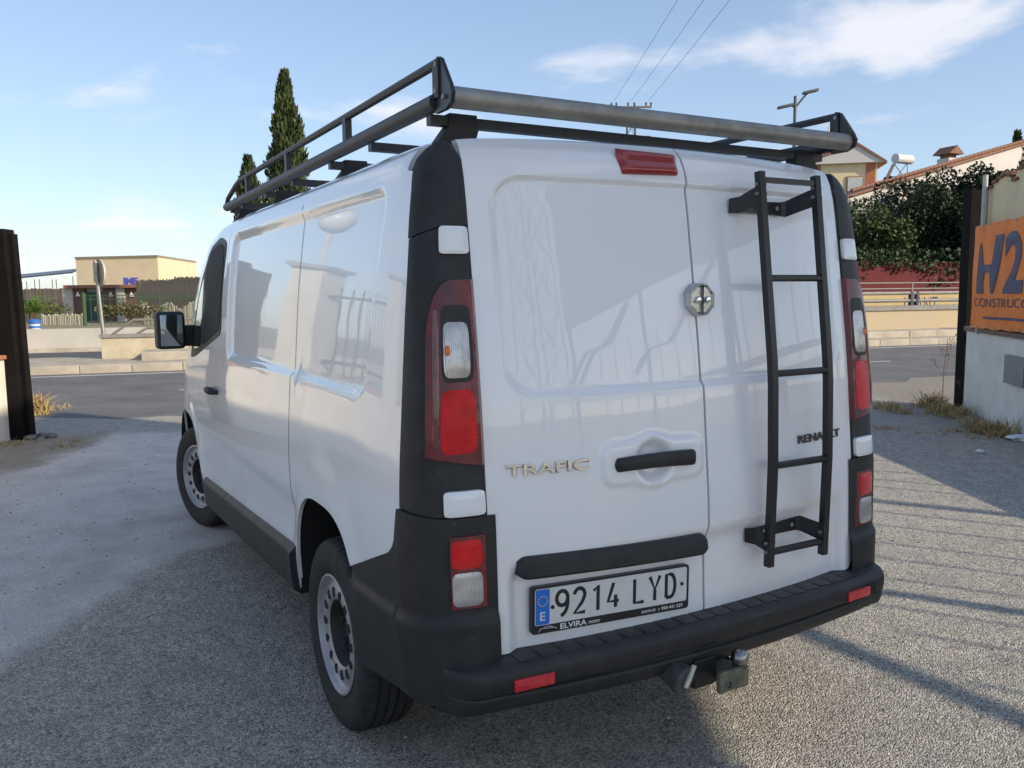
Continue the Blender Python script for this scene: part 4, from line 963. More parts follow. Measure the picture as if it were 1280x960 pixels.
def hx_at(px, py, Y=48):
    p = at(px, py, Y); return (p.x-a.x)*math.cos(ang)+(p.y-a.y)*math.sin(ang), p.z
ch, cz = hx_at(1195, 203, 50); q = MB(); q.box(ch-.42, ch+.42, .6, 1.4, cz-.9, cz+.28); cpt = q.obj('chimney', HW, house)
q = MB(); q.box(ch-.30, ch+.30, .7, 1.3, cz+.28, cz+.52); q.obj('chimney_vent', TILE, cpt)
q = MB(); q.prism([(ch-.62, cz+.50), (ch+.62, cz+.50), (ch, cz+.98)], 1.2, Matrix.Translation((0, .4, 0))); q.obj('chimney_cap', TILE, cpt)
# solar water heater on the roof
s0 = at(1111, 224, 47.5); s1 = at(1130, 199, 47.5); sh = empty('solar_water_heater', (s0.x, s0.y, s0.z-.1), ang); tag(sh, 'solar water heater with white tank standing on the white house roof', 'water heater')
zt = s1.z-s0.z+.1; xt = .78
q = MB(); q.tube([(xt-.35, 0, zt+.08), (xt+.95, .1, zt+.08)], .26, 16); q.obj('tank', mat('tank_white', (.62, .6, .58), .4), sh, True, 50)
q = MB(); V_ = [(-.25, -.05, .0), (.35, .75, .0), (xt+.25, .75, zt-.1), (xt-.35, -.05, zt-.1)]; q.add(V_+[(p[0]+.05, p[1]+.02, p[2]-.09) for p in V_], [(0, 1, 2, 3), (7, 6, 5, 4), (0, 4, 5, 1), (1, 5, 6, 2), (2, 6, 7, 3), (3, 7, 4, 0)]); q.obj('collector', mat('collector_dark', (.16, .085, .06), .3), sh)
for (p0, p1) in (((xt+.8, .1, -.1), (xt+.7, .1, zt-.1)), ((xt+.8, .1, .0), (xt-.3, .1, zt-.2)), ((xt-.3, .2, -.1), (xt+.7, .1, zt-.1)), ((-.25, -.05, -.1), (xt+.8, .1, .15))):
    q = MB(); q.tube([p0, p1], .025, 6); q.obj('frame_strut', GALV, sh)
# gabled house farther back
hp = at(1052, 245, 62); gh = empty('gabled_house', (hp.x, hp.y, 0), R(-12)); tag(gh, 'cream house with white gable and brick corner strips behind the van', 'house')
S = 62/FPX; zE = at(1050, 204, 62).z; zA = at(1060, 183, 62).z
xl, xr = -38*S, 40*S; xap = 14*S
q = MB(); q.box(xl, xr, 0, 9, 0, zE); q.obj('wall', CREAMH, gh)
q = MB(); q.prism([(xl-.7, zE-.05), (xr+.35, zE-.05), (xap, zA)], .35, Matrix.Translation((0, -.4, 0))); q.obj('gable', HW, gh)
q = MB(); q.prism([(xl-1., zE-.18), (xap, zA), (xr+.55, zE-.18), (xr+.55, zE), (xap, zA+.22), (xl-1., zE)], 9.8, Matrix.Translation((0, -.5, 0))); q.obj('roof', TILE, gh)
for (x0, x1) in ((xl+.2, xl+.75), (xr-.75, xr-.12)):
    q = MB(); q.box(x0, x1, -.05, .1, 0, zE-.1); q.obj('brick_pilaster', BRICK, gh)
wx = (1066-1052)*S; q = MB(); q.box(wx-.55, wx+.65, -.06, .12, zE-3.2, zE-.95); wf = q.obj('window', mat('window_frame_brown', (.35, .2, .1), .7), gh)
q = MB(); q.box(wx-.45, wx+.55, -.1, .0, zE-2.0, zE-1.05); q.obj('shutter', mat('shutter_grey', (.5, .5, .5), .7), wf); q = MB(); q.box(wx-.45, wx+.55, -.09, .0, zE-3.1, zE-2.05); q.obj('pane', GLASS, wf)
ap = at(1040, 160, 62); q = MB(); q.tube([(xl+1.8, 4, zE), (xl+1.8, 4, zA+2.1)], .05, 6); q.box(xl+1.6, xl+2., 3.9, 4.1, zA+.9, zA+1.4); q.obj('aerial', GALV, gh)
# street lamp
lp = at(992, 210, 34); lampo = empty('street_lamp', (lp.x, lp.y, 0), 0); tag(lampo, 'dark twin arm street lamp rising behind the van roof', 'street lamp')
LAMPM = mat('lamp_dark', (.07, .085, .085), .5); zt = at(992, 120, 34).z; S = 34/FPX
q = MB(); q.tube([(0, 0, 0), (0, 0, zt)], [.09, .06], 10); q.obj('pole', LAMPM, lampo, True)
for (dx, dz, xx) in ((-12, -13, -1), (18, 4, 1)):
    q = MB(); q.tube([(0, 0, zt-.45), (dx*S*.5, 0, zt-.15+dz*S*.4), (dx*S*.85, 0, zt+dz*S)], .04, 7); q.obj('arm', LAMPM, lampo, True)
    q = MB(); q.box(-.3, .3, -.13, .13, -.05, .05, Matrix.Translation((dx*S*1.0, 0, zt+dz*S+.03)) @ Matrix.Rotation(R(-12), 4, 'Y'), bev=.03); q.obj('lamp_head', LAMPM, lampo, True)
# pylons and cables
PYL = mat('pylon_steel', (.16, .165, .165), .6, metal=.3)
def pylon(base, top, w, label, rz=0.):
    t = empty('power_pylon', base, rz); q = MB(); wb = w*2.6
    for sx_ in (-1, 1):
        for sy in (-1, 1): q.tube([(sx_*wb/2, sy*wb/2, 0), (sx_*w/2, sy*w/2, top)], .045, 4)
    q.obj('leg_frame', PYL, t)
    q = MB(); n = 14
    for i in range(n):
        z0, z1 = top*i/n, top*(i+1)/n; a0, a1 = (wb+(w-wb)*i/n)/2, (wb+(w-wb)*(i+1)/n)/2
        for k in range(4):
            ca = [(-1, -1), (1, -1), (1, 1), (-1, 1)]; p, r_ = ca[k], ca[(k+1) % 4]
            q.tube([(p[0]*a0, p[1]*a0, z0), (r_[0]*a1, r_[1]*a1, z1)], .025, 4); q.tube([(r_[0]*a0, r_[1]*a0, z0), (p[0]*a1, p[1]*a1, z1)], .025, 4)
    q.obj('lattice', PYL, t)
    for (z, hw_) in ((top-.15, 1.65), (top-2.5, 1.55)):
        q = MB(); q.box(-hw_, hw_, -.09, .09, z-.07, z+.07); arm = q.obj('crossarm', PYL, t)
        for x in ((-1.6, -1.2, -.25, .25, 1.2, 1.6) if z > top-1 else (-1.5, 1.5)):
            q = MB(); sgn = 1 if z > top-1 else -1; q.lathe([(.03, 0), (.09, .1*sgn), (.05, .18*sgn), (.10, .26*sgn), (.03, .4*sgn)], 8, 'Z', Matrix.Translation((x, 0, z))); q.obj('insulator', mat('insulator', (.12, .09, .07), .3), arm)
    return tag(t, label, 'pylon')
pa = at(789, 130, 70); pylon((pa.x, pa.y, 0), pa.z-.1, .55, 'far lattice power pylon whose crossarms show above the van')
pylon((11.6, -9, 0), 18.5, .7, 'near lattice power pylon standing behind the boundary hoarding', R(8))
for i, dx in enumerate((-1.4, 0, 1.4)):
    q = MB(); A = Vector((pa.x+dx, 70, pa.z+.25)); B = Vector((11.6+dx, -9, 18.8)); pts = []
    for k in range(31): u = k/30; p = A.lerp(B, u); p.z -= 1.3*4*u*(1-u)*.5; pts.append(p)
    q.tube(pts, .012, 5); tag(q.obj('power_cable', mat('cable', (.08, .08, .085), .5)), 'thin power cable strung between the two lattice pylons', 'cable', 'cables between the pylons')
# ------------------------------------------------------------------ left background
BEIGE = mat('beige_render', (.78, .62, .41), .9, var=.06, vscale=.6)
c0 = at(200, 380, 78); lf = at(98, 380, 80); rt = at(247, 380, 92); top = at(200, 321, 78).z
bb = empty('beige_building', (c0.x, c0.y, 0)); tag(bb, 'large plain beige flat roofed building beyond the brown fence', 'building')
P4 = [(0, 0), (rt.x-c0.x, rt.y-c0.y), (rt.x-c0.x+lf.x-c0.x, rt.y-c0.y+lf.y-c0.y), (lf.x-c0.x, lf.y-c0.y)]
q = MB(); q.add([(p[0], p[1], z) for z in (0, top) for p in P4], [(3, 2, 1, 0), (4, 5, 6, 7)]+[(i, (i+1) % 4, (i+1) % 4+4, i+4) for i in range(4)]); q.obj('wall', BEIGE, bb)
ce = [sum(p[k] for p in P4)/4 for k in (0, 1)]
q = MB(); PP = [(ce[0]+(p[0]-ce[0])*1.012, ce[1]+(p[1]-ce[1])*1.012) for p in P4]; q.add([(p[0], p[1], z) for z in (top-.02, top+.16) for p in PP], [(3, 2, 1, 0), (4, 5, 6, 7)]+[(i, (i+1) % 4, (i+1) % 4+4, i+4) for i in range(4)]); q.obj('parapet', mat('parapet_brown', (.30, .24, .17), .9), bb)
def far_box(name, m, parent, px0, px1, py0, py1, Y, dep, base=None):
    p0 = at(px0, py1, Y); p1 = at(px1, py0, Y); q = MB(); b_ = parent.location if parent else Vector((0, 0, 0))
    q.box(p0.x-b_.x, p1.x-b_.x, Y-b_.y, Y+dep-b_.y, (p0.z if base is None else base)-b_.z, p1.z-b_.z); return q.obj(name, m, parent)
fb = empty('flat_white_building', at(60, 380, 95)*1.0); fb.location.z = 0; tag(fb, 'low cream flat roofed building with a solar panel frame on top', 'building')
far_box('wall', mat('cream_flat', (.52, .46, .36), .9, var=.05), fb, -20, 95, 363, 400, 95, 9, 0.)
pr_ = MB(); A = at(-10, 350, 96)-fb.location; B = at(90, 340, 96)-fb.location; pr_.add([A, B, B+Vector((0, 2.2, .5)), A+Vector((0, 2.2, .5)), A+Vector((0, 0, -.14)), B+Vector((0, 0, -.14)), B+Vector((0, 2.2, .36)), A+Vector((0, 2.2, .36))], [(0, 1, 2, 3), (7, 6, 5, 4), (0, 4, 5, 1), (1, 5, 6, 2), (2, 6, 7, 3), (3, 7, 4, 0)])
sp = pr_.obj('solar_panel', mat('panel_dark', (.04, .05, .06), .3), fb)
for px in (5, 28, 34, 44, 50, 66, 71):
    A = at(px, 364, 96.3)-fb.location; q = MB(); q.tube([A, A+Vector((0, 0, 1.35 if px > 40 else 1.1))], .05, 5); q.obj('panel_leg', PYL, fb)
A = at(92, 364, 96)-fb.location; q = MB(); q.tube([A, A+Vector((0, 0, 1.7))], .05, 5); q.obj('mast', PYL, fb)
# portico
kk = empty('entrance_portico', at(125, 395, 50)); kk.location.z = .35; tag(kk, 'entrance portico with red brown roof slab, brown panels and cream pillars', 'portico')
far_box('roof', mat('portico_red', (.25, .12, .085), .85), kk, 79, 175, 355.5, 360.5, 49.6, 3)
for (x0, x1, m_) in ((81, 90, WHITEW), (90, 105, mat('portico_brown', (.16, .09, .075), .85)), (105, 131, mat('gate_teal', (.45, .52, .48), .7)), (131, 147, mat('portico_brown', (.16, .09, .075), .85)), (147, 155, WHITEW), (155, 174, mat('portico_brown', (.16, .09, .075), .85))):
    far_box('panel', m_, kk, x0, x1, 360, 402, 50+(.3 if x0 == 105 else 0)-(.12 if m_ is WHITEW else 0), .3)
for px in np.linspace(107, 130, 9): far_box('gate_bar', mat('gate_bar_dark', (.06, .10, .09), .6), kk, px-.5, px+.5, 365, 400, 50.1, .05)
for px in (97, 138, 164):
    p = at(px, 368, 49.9)-kk.location; q = MB(); q.prism([(-.13, -.12), (.13, -.12), (.0, .18)], .06, Matrix.Translation(p)); q.obj('lamp', FR_W, kk)
p = at(155, 356, 49.9); sg = empty('roof_letters', p); tag(sg, 'blue letters standing on the portico roof beside the brown fence', 'sign')
text_obj('letters', 'IME', lambda a, b, c: (a, -c, b), mat('letter_blue', (.10, .10, .42), .6), sg, width=.85, height=.42, bold=.06, extr=.08)
# reed fences
REED = mat('reed_brown', (.36, .28, .20), .95, var=.35, vscale=3., c2=(.22, .175, .125), bump=.6, bscale=14)
def slat_fence(name, px0, px1, py0, py1, Y0, Y1, n, m, label, gap=.9, grp=None, jag=.0):
    p0 = at(px0, py1, Y0); p1 = at(px1, py1, Y1); t = empty(name, (p0.x, p0.y, p0.z)); d = p1-p0; an = math.atan2(d.y, d.x); Ln = math.hypot(d.x, d.y); t.rotation_euler = (0, 0, an)
    w_ = Ln/n; me_ = None
    for i in range(n):
        u = (i+.5)/n; Y = Y0+(Y1-Y0)*u; zt_ = at(0, py0(px0+(px1-px0)*u) if callable(py0) else py0, Y).z; hgt = zt_-p0.z
        if me_ is None: q = MB(); q.box(-w_*gap/2, w_*gap/2, -.02, .02, -.05, 1.); ob = q.obj('slat', m, t); me_ = ob.data
        else: ob = link_mesh('slat', me_, t)
        ob.location = (w_*(i+.5), random.uniform(-.012, .012), 0); ob.scale = (1, 1, hgt*(1+random.uniform(-jag, jag)))
    for z in (.25, .8):
        q = MB(); q.box(0, Ln, .02, .06, z*hgt*.9, z*hgt*.9+.06); q.obj('fence_rail', m, t)
    return tag(t, label, 'fence')
slat_fence('reed_fence', 173, 262, lambda px: 352 if px < 222 else 349, 402, 46, 44, 60, REED, 'tall brown reed fence right of the portico', 1.03, jag=.02)
slat_fence('reed_fence', -20, 81, 361.5, 402, 56, 53, 50, REED, 'brown reed fence left of the portico behind the palm', 1.03, jag=.02)
slat_fence('picket_fence', 176, 262, lambda px: 384+4*math.sin(px*.2), 409, 40, 38.5, 44, mat('picket_cream', (.66, .58, .42), .85), 'cream picket fence in front of the tall brown reed fence', .62, jag=.06)
slat_fence('picket_fence', 52, 107, 394, 409, 42, 41, 26, mat('picket_cream', (.66, .58, .42), .85), 'short cream picket fence between the palm and green post', .5, jag=.08)
gr_ = empty('green_fence', at(107, 411, 39)); tag(gr_, 'green metal fence with thick green post in front of the portico', 'fence'); GREEN = mat('green_paint', (.05, .10, .045), .6)
z1 = at(107, 366, 39).z-gr_.location.z; q = MB(); q.tube([(0, 0, -.2), (0, 0, z1)], .09, 8); q.obj('post', GREEN, gr_)
for dx in (2.6, 3.5, 5.4):
    q = MB(); q.tube([(dx, 0, -.2), (dx, 0, z1*.93)], .03, 6); q.obj('post', GREEN, gr_)
for z in (z1*.92, z1*.82): q = MB(); q.box(0, 5.4, -.015, .015, z-.02, z+.02); q.obj('rail', GREEN, gr_)
for k in range(18): q = MB(); q.box(.30*k, .30*k+.02, -.01, .01, 0, z1*.9); q.obj('bar', GREEN, gr_)
# palm
pb = at(42, 410, 30.5); pt_ = empty('palm', (pb.x, pb.y, .7)); tag(pt_, 'low bright green fan palm on the bank by the left gate post', 'palm'); random.seed(3)
PALM = leafmat('palm_leaf', (.15, .23, .05), (.07, .12, .025), 4.)
q = MB(); q.tube([(0, 0, -.2), (0, 0, .35)], [.16, .12], 8); q.obj('trunk', BARK, pt_)
V, F = [], []
for k in range(46):
    a = random.uniform(0, 6.28); el = random.uniform(.25, 1.35); ln = random.uniform(.7, 1.15); pts = []
    for i in range(9): u = i/8; pts.append(Vector((math.cos(a)*math.cos(el)*ln*u, math.sin(a)*math.cos(el)*ln*u, .3+ln*math.sin(el)*u-.35*u*u)))
    for i in range(1, 9):
        d = (pts[i]-pts[i-1]).normalized(); s_ = d.cross(Vector((0, 0, 1))).normalized()
        for sg_ in (-1, 1):
            l = (s_*sg_+d*.6).normalized()*.26*(1-.5*i/9); b0 = len(V); V += [tuple(pts[i]), tuple(pts[i]+l*.6+d*.025), tuple(pts[i]+l-Vector((0, 0, .05))), tuple(pts[i]+l*.6-d*.025)]; F.append((b0, b0+1, b0+2, b0+3))
mobj('fronds', V, F, PALM, pt_)
# second palm seen past the van's cab
for (px, Y, lab, n_) in ((150, 37, 'green scrubby bush at the foot of the portico', 700), (182, 36, 'green low bush before the cream picket fence', 600), (58, 45, 'dry brown bush behind the short picket fence', 700)):
    p = at(px, 404, Y); t = empty('bush', (p.x, p.y, .68)); tag(t, lab, 'bush'); crown('leaves', [((random.uniform(-1, 1), 0, .2+random.uniform(0, .25)), .42, .7) for _ in range(6)], n_, .09, leafmat('scrub', (.16, .15, .06), (.08, .08, .03), 3.), t)
# round road sign seen from behind on a pole
sp = en(eL+.06, 21.45, .7); sg = empty('road_sign', sp, R(-4)); tag(sg, 'round road sign seen from the back on a grey pole', 'sign'); zt = at(120, 326, sp.y).z-sp.z; zc = at(120, 341, sp.y).z-sp.z
q = MB(); q.tube([(0, 0, -.4), (-.11, 0, zt)], .042, 10); q.obj('pole', GALV, sg, True)
q = MB(); q.lathe([(.001, .0), (.29, .0), (.31, -.02), (.315, -.02), (.315, .02), (.001, .02)], 36, 'Y', Matrix.Translation((-.09, .02, zc)) @ Matrix.Rotation(R(-40), 4, 'Z') @ Matrix.Translation((0, .06, 0))); q.obj('sign_disc', mat('sign_back', (.50, .44, .36), .6, metal=.1), sg, True, 30)
q = MB(); q.box(-.14, -.06, -.05, .06, zc-.22, zc+.22); q.obj('sign_bracket', GALV, sg)
# blue drum on the wall
dp = en(e_of(43, 27.8), 27.8, .64); dr = empty('barrel', dp); tag(dr, 'small blue and white drum on the far white wall', 'barrel')
q = MB(); q.lathe([(.001, 0), (.14, 0), (.15, .03), (.15, .17)], 16, 'Z'); q.obj('body', mat('drum_white', (.5, .56, .62), .5), dr, True)
q = MB(); q.lathe([(.152, .05), (.158, .06), (.158, .10), (.152, .11)], 16, 'Z'); q.obj('band', mat('drum_blue', (.03, .13, .45), .5), dr, True)
q = MB(); q.lathe([(.15, .17), (.165, .19), (.165, .27), (.13, .30), (.001, .30)], 16, 'Z'); q.obj('lid', mat('drum_blue', (.03, .13, .45), .5), dr, True)
# ------------------------------------------------------------------ left gate and boundary wall
OLDW = mat('old_white_render', (.76, .72, .64), .9, var=.1, vscale=4., bump=.25, bscale=30, c2=(.62, .55, .44))
ORTILE = mat('orange_tile', (.42, .17, .075), .8, var=.2, vscale=8)
RUST = mat('rusty_black_paint', (.006, .0055, .006), .8, spec=.15, var=.4, vscale=7, c2=(.013, .010, .008), bump=.25, bscale=60)
lx, ly = -5.56, 9.33
lw = empty('boundary_wall', (lx, ly, 0)); tag(lw, 'white boundary wall with orange tile coping by the left gate post', 'wall')
wd = Vector((-.05, -1, 0)).normalized()
LWM = Matrix(((wd.x, wd.y, 0, 0), (wd.y, -wd.x, 0, 0), (0, 0, 1, 0), (0, 0, 0, 1)))   # local x runs toward the camera side
q = MB(); q.box(0.02, 14, 0, .26, -.05, .90, LWM); q.obj('wall', OLDW, lw)
tm = None
for k in range(28):
    if tm is None: q = MB(); q.box(0, .485, -.03, .29, .9, .945, bev=.008); ob = q.obj('coping_tile', ORTILE, lw, True); tm = ob.data
    else: ob = link_mesh('coping_tile', tm, lw)
    ob.matrix_local = LWM @ Matrix.Translation((.02+k*.5, 0, random.uniform(-.004, .004)))
for x in (.9, 3.6, 6.3, 9.0):
    q = MB(); q.box(x, x+.55, -.06, .36, -.05, 2.35, LWM); pl_ = q.obj('pillar', OLDW, lw)
    q = MB(); q.box(x-.06, x+.61, -.12, .42, 2.35, 2.40, LWM); q.obj('pillar_cap', mat('pillar_cap_grey', (.34, .30, .26), .85), pl_)
bar = None
for x in np.arange(1.62, 11.5, .16):
    if any(abs(x-p-.27) < .36 for p in (.9, 3.6, 6.3, 9.)): continue
    if bar is None: q = MB(); q.box(-.011, .011, -.011, .011, .94, 2.1); ob = q.obj('fence_bar', RUST, lw); bar = ob.data
    else: ob = link_mesh('fence_bar', bar, lw)
    ob.matrix_local = LWM @ Matrix.Translation((float(x), .13, 0))
for z in (1.1, 1.95): q = MB(); q.box(1.45, 11.2, .115, .145, z-.02, z+.02, LWM); q.obj('fence_rail', RUST, lw)
gl = empty('globe_lamp', tuple(Vector((lx, ly, 2.43))+LWM.to_3x3() @ Vector((1.17, .15, 0)))); tag(gl, 'white globe lamp on top of a white wall pillar', 'lamp')
q = MB(); q.tube([(0, 0, 0), (0, 0, .45)], .03, 8); q.obj('stem', OLDW, gl); q = MB(); q.lathe([(.001, .94)]+[(.25*math.sin(t), .69+.25*math.cos(t)) for t in np.linspace(.1, 3.04, 16)], 24, 'Z'); q.obj('globe', mat('globe_white', (.75, .74, .7), .3), gl, True)
gpst = empty('gate_post', (lx-.045, ly-.02, 0)); gpst.rotation_euler = (0, R(-1.2), 0); tag(gpst, 'dark rusty steel gate post standing at the white left wall', 'gate post')
zt = at(16, 287, 9.3).z
q = MB(); q.box(.03, .185, -.12, .08, -.1, zt, bev=.008); q.obj('post', RUST, gpst)
q = MB(); q.box(-.42, .03, -.02, .06, .95, zt-.03); q.obj('gate_leaf', mat('rusty_brown_sheet', (.022, .013, .010), .7, var=.4, vscale=5), gpst)
q = MB(); q.box(.185, .235, -.05, .05, -.05, zt-.05); q.obj('guide_channel', RUST, gpst)
q = MB(); q.box(-.10, -.02, -.025, -.01, 1.75, 1.95); q.obj('notice', mat('peeled_notice', (.25, .23, .21), .8, var=.5, vscale=40), gpst)
# ------------------------------------------------------------------ right gate, wall, banner
rx0, ry0 = 5.97, 11.0
wv = Vector((5.36-5.85, 8.69-10.78, 0)).normalized()
RWM = Matrix(((wv.x, -wv.y, 0, 0), (wv.y, wv.x, 0, 0), (0, 0, 1, 0), (0, 0, 0, 1)))      # local x towards camera, local y to the right side
rw = empty('boundary_wall', (5.88, 10.85, 0)); tag(rw, 'white based wall with beige upper part beside the right gate post', 'wall')
q = MB(); q.box(0, 2.35, 0, .32, -.05, 1.02, RWM); q.obj('wall_base', mat('stained_white_render', (.80, .76, .69), .9, var=.12, vscale=3., bump=.25, bscale=30, c2=(.68, .63, .55)), rw)
q = MB(); q.box(-.03, 2.38, -.03, .35, 1.02, 1.075, RWM); q.obj('coping', mat('brown_coping', (.20, .12, .09), .85, var=.3, vscale=10), rw)
def jag(x): return 2.83+.05*math.sin(x*9)+.03*math.sin(x*23+1)
pts = [(.42, 1.075)]+[(2.3, 1.075)]+[(x, jag(x)) for x in np.linspace(2.3, .42, 22)]
q = MB(); q.prism(pts, .22, RWM @ Matrix.Translation((0, .06, 0))); q.obj('upper_wall', mat('beige_stained', (.76, .63, .40), .92, var=.25, vscale=2.2, c2=(.62, .51, .33), bump=.3, bscale=25), rw)
for k in range(11):
    x = .42+k*.17; q = MB(); q.box(x, x+.17, .03, .30, jag(x)-.01, jag(x)+.016+.012*random.random(), RWM); q.obj('broken_tile', TILE, rw)
q = MB(); q.box(2.32, 11.5, .02, .27, -.05, .98); w = q.obj('boundary_wall', mat('stained_white_render2', (.60, .58, .54), .9, var=.12, vscale=3., bump=.25, bscale=30), None); w.location = (5.32, 8.62, 0); w.rotation_euler = (0, 0, R(-90)); w.location = (5.28, 10.95, 0); tag(w, 'long low white wall on the right side of the yard under the hoarding', 'wall')
# utility box
p = RWM @ Vector((1.62, -.04, .64)); ub = MB(); ub.box(1.62, 2.22, -.05, .01, .52, .83, RWM, bev=0.); o = ub.obj('meter_box', mat('grey_metal_plate', (.22, .235, .25), .5, metal=.3, var=.1)); o.location = rw.location; tag(o, 'grey metal meter plate on the white base of the right wall', 'meter box')
# banner with grommets and print
bn = MB(); bx0, bx1, bz0, bz1 = .33, 3.6, 1.09, 2.31
random.seed(2)
def bfn(u, v):
    x = bx0+(bx1-bx0)*u; z = bz0+(bz1-bz0)*v+.015*math.sin(u*9)*(v-.5)+(.006*math.sin(u*40))*(1 if v > .98 or v < .02 else 0)
    yy = -.055+.005*math.sin(u*45+2*v)+.004*math.sin(v*9+u*7); return tuple(RWM @ Vector((x, yy, z)))
ORAN = mat('orange_banner', (.95, .27, .05), .6, var=.14, vscale=3.5, c2=(.78, .19, .035), bump=.25, bscale=7, spec=.3)
ban = grid('banner', bfn, list(np.linspace(0, 1, 70)), list(np.linspace(0, 1, 24)), ORAN, None); ban.location = rw.location; tag(ban, 'orange vinyl banner with dark blue lettering on the right wall', 'banner')
NAVY = mat('navy_print', (.045, .05, .11), .55, var=.12, vscale=6)
def bmap(x0, z0, off=.007):
    def f(a, b, c):
        x = x0+a; z = z0+b; u = (x-bx0)/(bx1-bx0); v = (z-bz0)/(bz1-bz0); p = Vector(bfn(u, min(.97, max(.03, v)))); n = RWM.to_3x3() @ Vector((0, -1, 0)); q_ = p+n*off; return (q_.x, q_.y, z+(.015*math.sin(u*9)*(v-.5)))
    return f
def flat_poly(name, pts, f, m, par, sub=8):
    out = []
    for i in range(len(pts)):
        p, r_ = pts[i], pts[(i+1) % len(pts)]
        for k in range(sub): t = k/sub; out.append((p[0]+(r_[0]-p[0])*t, p[1]+(r_[1]-p[1])*t))
    bm = bmesh.new(); vs_ = [bm.verts.new(f(a, b, 0)) for a, b in out]; bm.faces.new(vs_); bmesh.ops.triangulate(bm, faces=bm.faces[:]); me_ = bpy.data.meshes.new(name); bm.to_mesh(me_); bm.free(); me_.materials.append(m)
    o = bpy.data.objects.new(name, me_); col.objects.link(o); o.parent = par; return o
H_ = [(.0, .0), (.135, .0), (.10, .22), (.245, .22), (.29, .0), (.335, .0), (.50, .60), (.33, .60), (.275, .305), (.105, .305), (.045, .56), (.02, .50)]
flat_poly('print_letter', [(p[0]*1.85, p[1]*1.1) for p in H_], bmap(.55, 1.50), NAVY, ban)
text_obj('print_letter', '2', bmap(1.50, 1.50), NAVY, ban, width=.58, height=.68, bold=.035)
text_obj('print_line', 'CONSTRUCCIONES', bmap(.46, 1.345), NAVY, ban, width=2.65, height=.10, bold=-.004)
flat_poly('print_bar', [(.0, .0), (1.7, .0), (1.7, .028), (.0, .028)], bmap(.82, 1.205), NAVY, ban, 30)
for k in range(12):
    for v in (.985, .015):
        p = Vector(bfn(.015+k*.088, v)); q = MB(); q.lathe([(.006, -.006), (.016, -.006), (.016, .004), (.006, .004)], 10, 'X'); o = q.obj('eyelet', GALV, ban); o.location = p
# gate post, black folded leaf, pale pole
gp2 = empty('gate_post', (6.02, 11.05, 0)); tag(gp2, 'dark steel gate post with black sheet leaf beside the orange banner', 'gate post')
zt = at(1200, 236, 11.05).z
q = MB(); q.box(-.11, -.05, -.10, .10, -.1, zt, bev=.006); q.obj('post', RUST, gp2); q = MB(); q.box(-.05, .10, -.06, .06, .02, zt-.02); q.obj('gate_leaf', RUST, gp2)
q = MB(); q.prism([(.10, 1.2), (.10, zt-.03), (.34, zt-.02), (.36, zt-.25), (.24, zt-.55), (.26, zt-.8), (.16, 1.9)], .02, Matrix.Translation((0, -.05, 0))); q.obj('torn_sheet', mat('black_tarp', (.014, .014, .016), .6), gp2)
pp = RWM @ Vector((.50, -.01, 0))+rw.location; q = MB(); q.tube([(pp.x, pp.y, 1.0), (pp.x, pp.y, at(1229, 219, pp.y).z)], .03, 10); o = q.obj('pale_pole', mat('pale_pole', (.48, .46, .42), .5), None, True); tag(o, 'pale thin pole standing at the end of the orange banner', 'pole')
# ------------------------------------------------------------------ hoarding on the right that shades the yard
hz0, hz1, hx = 3.22, 6.9, 6.75
hd = empty('hoarding', (hx, 0, 0)); tag(hd, 'tall white sheet hoarding on steel posts along the right side of the yard', 'hoarding')
HS = mat('hoarding_sheet', (.66, .66, .64), .55, var=.06, vscale=1.5); pm_ = None
y = -3.2; k = 0
while y < 3.5:
    if pm_ is None: q = MB(); q.box(-.02, .02, 0, 1.495, hz0, hz1); ob = q.obj('panel', HS, hd); pm_ = ob.data
    else: ob = link_mesh('panel', pm_, hd)
    ob.location = (0 if k % 2 else .006, y, 0); y += 1.5; k += 1
pm_ = None
for k in range(4):
    y = -3.1+k*2.3
    if pm_ is None: q = MB(); q.box(.03, .11, -.035, .035, -.1, hz1); ob = q.obj('post', PYL, hd); pm_ = ob.data
    else: ob = link_mesh('post', pm_, hd)
    ob.location = (0, y, 0)
for (y0, z0, y1, z1) in ((-3.2, 1.55, 3.9, 1.55), (-3.2, 1.75, 3.9, 1.75), (-3.3, 2.1, -1.2, 3.2), (-1.2, 2.0, 1.2, 3.2), (-1.2, 3.2, -3.4, 1.75)):
    q = MB(); q.tube([(.09, y0, z0), (.09, y1, z1)], .05 if y1 < 4 else .03, 6); q.obj('brace', PYL, hd)
bar = None; random.seed(31)
for k in range(20):
    y = -2.2+k*.43+random.uniform(-.06, .06)
    if bar is None: q = MB(); q.tube([(.2, 0, -.05), (.2, 0, 2.75)], .014, 6); ob = q.obj('fence_bar', PYL, hd); bar = ob.data
    else: ob = link_mesh('fence_bar', bar, hd)
    ob.location = (0, y, 0)
# ------------------------------------------------------------------ weeds, litter, stones
STRAW = mat('dry_straw', (.50, .37, .18), .9, var=.3, vscale=12, c2=(.36, .25, .11))
def tuft(V, F, c, h, n, spread, lean=.6):
    for _ in range(n):
        a = random.uniform(0, 6.28); r0 = random.uniform(0, spread); b = Vector((c[0]+r0*math.cos(a), c[1]+r0*math.sin(a), 0)); l = Vector((random.gauss(0, lean), random.gauss(0, lean), 1)).normalized()*h*random.uniform(.5, 1.1); s_ = Vector((random.gauss(0, 1), random.gauss(0, 1), 0)).normalized()*.006
        m1 = b+l*.6; m2 = b+l+Vector((l.x*.5, l.y*.5, -.12*h)); k = len(V); V += [tuple(b-s_), tuple(b+s_), tuple(m1+s_*.8), tuple(m1-s_*.8), tuple(m2)]; F += [(k, k+1, k+2, k+3), (k+3, k+2, k+4)]
random.seed(8); V, F = [], []
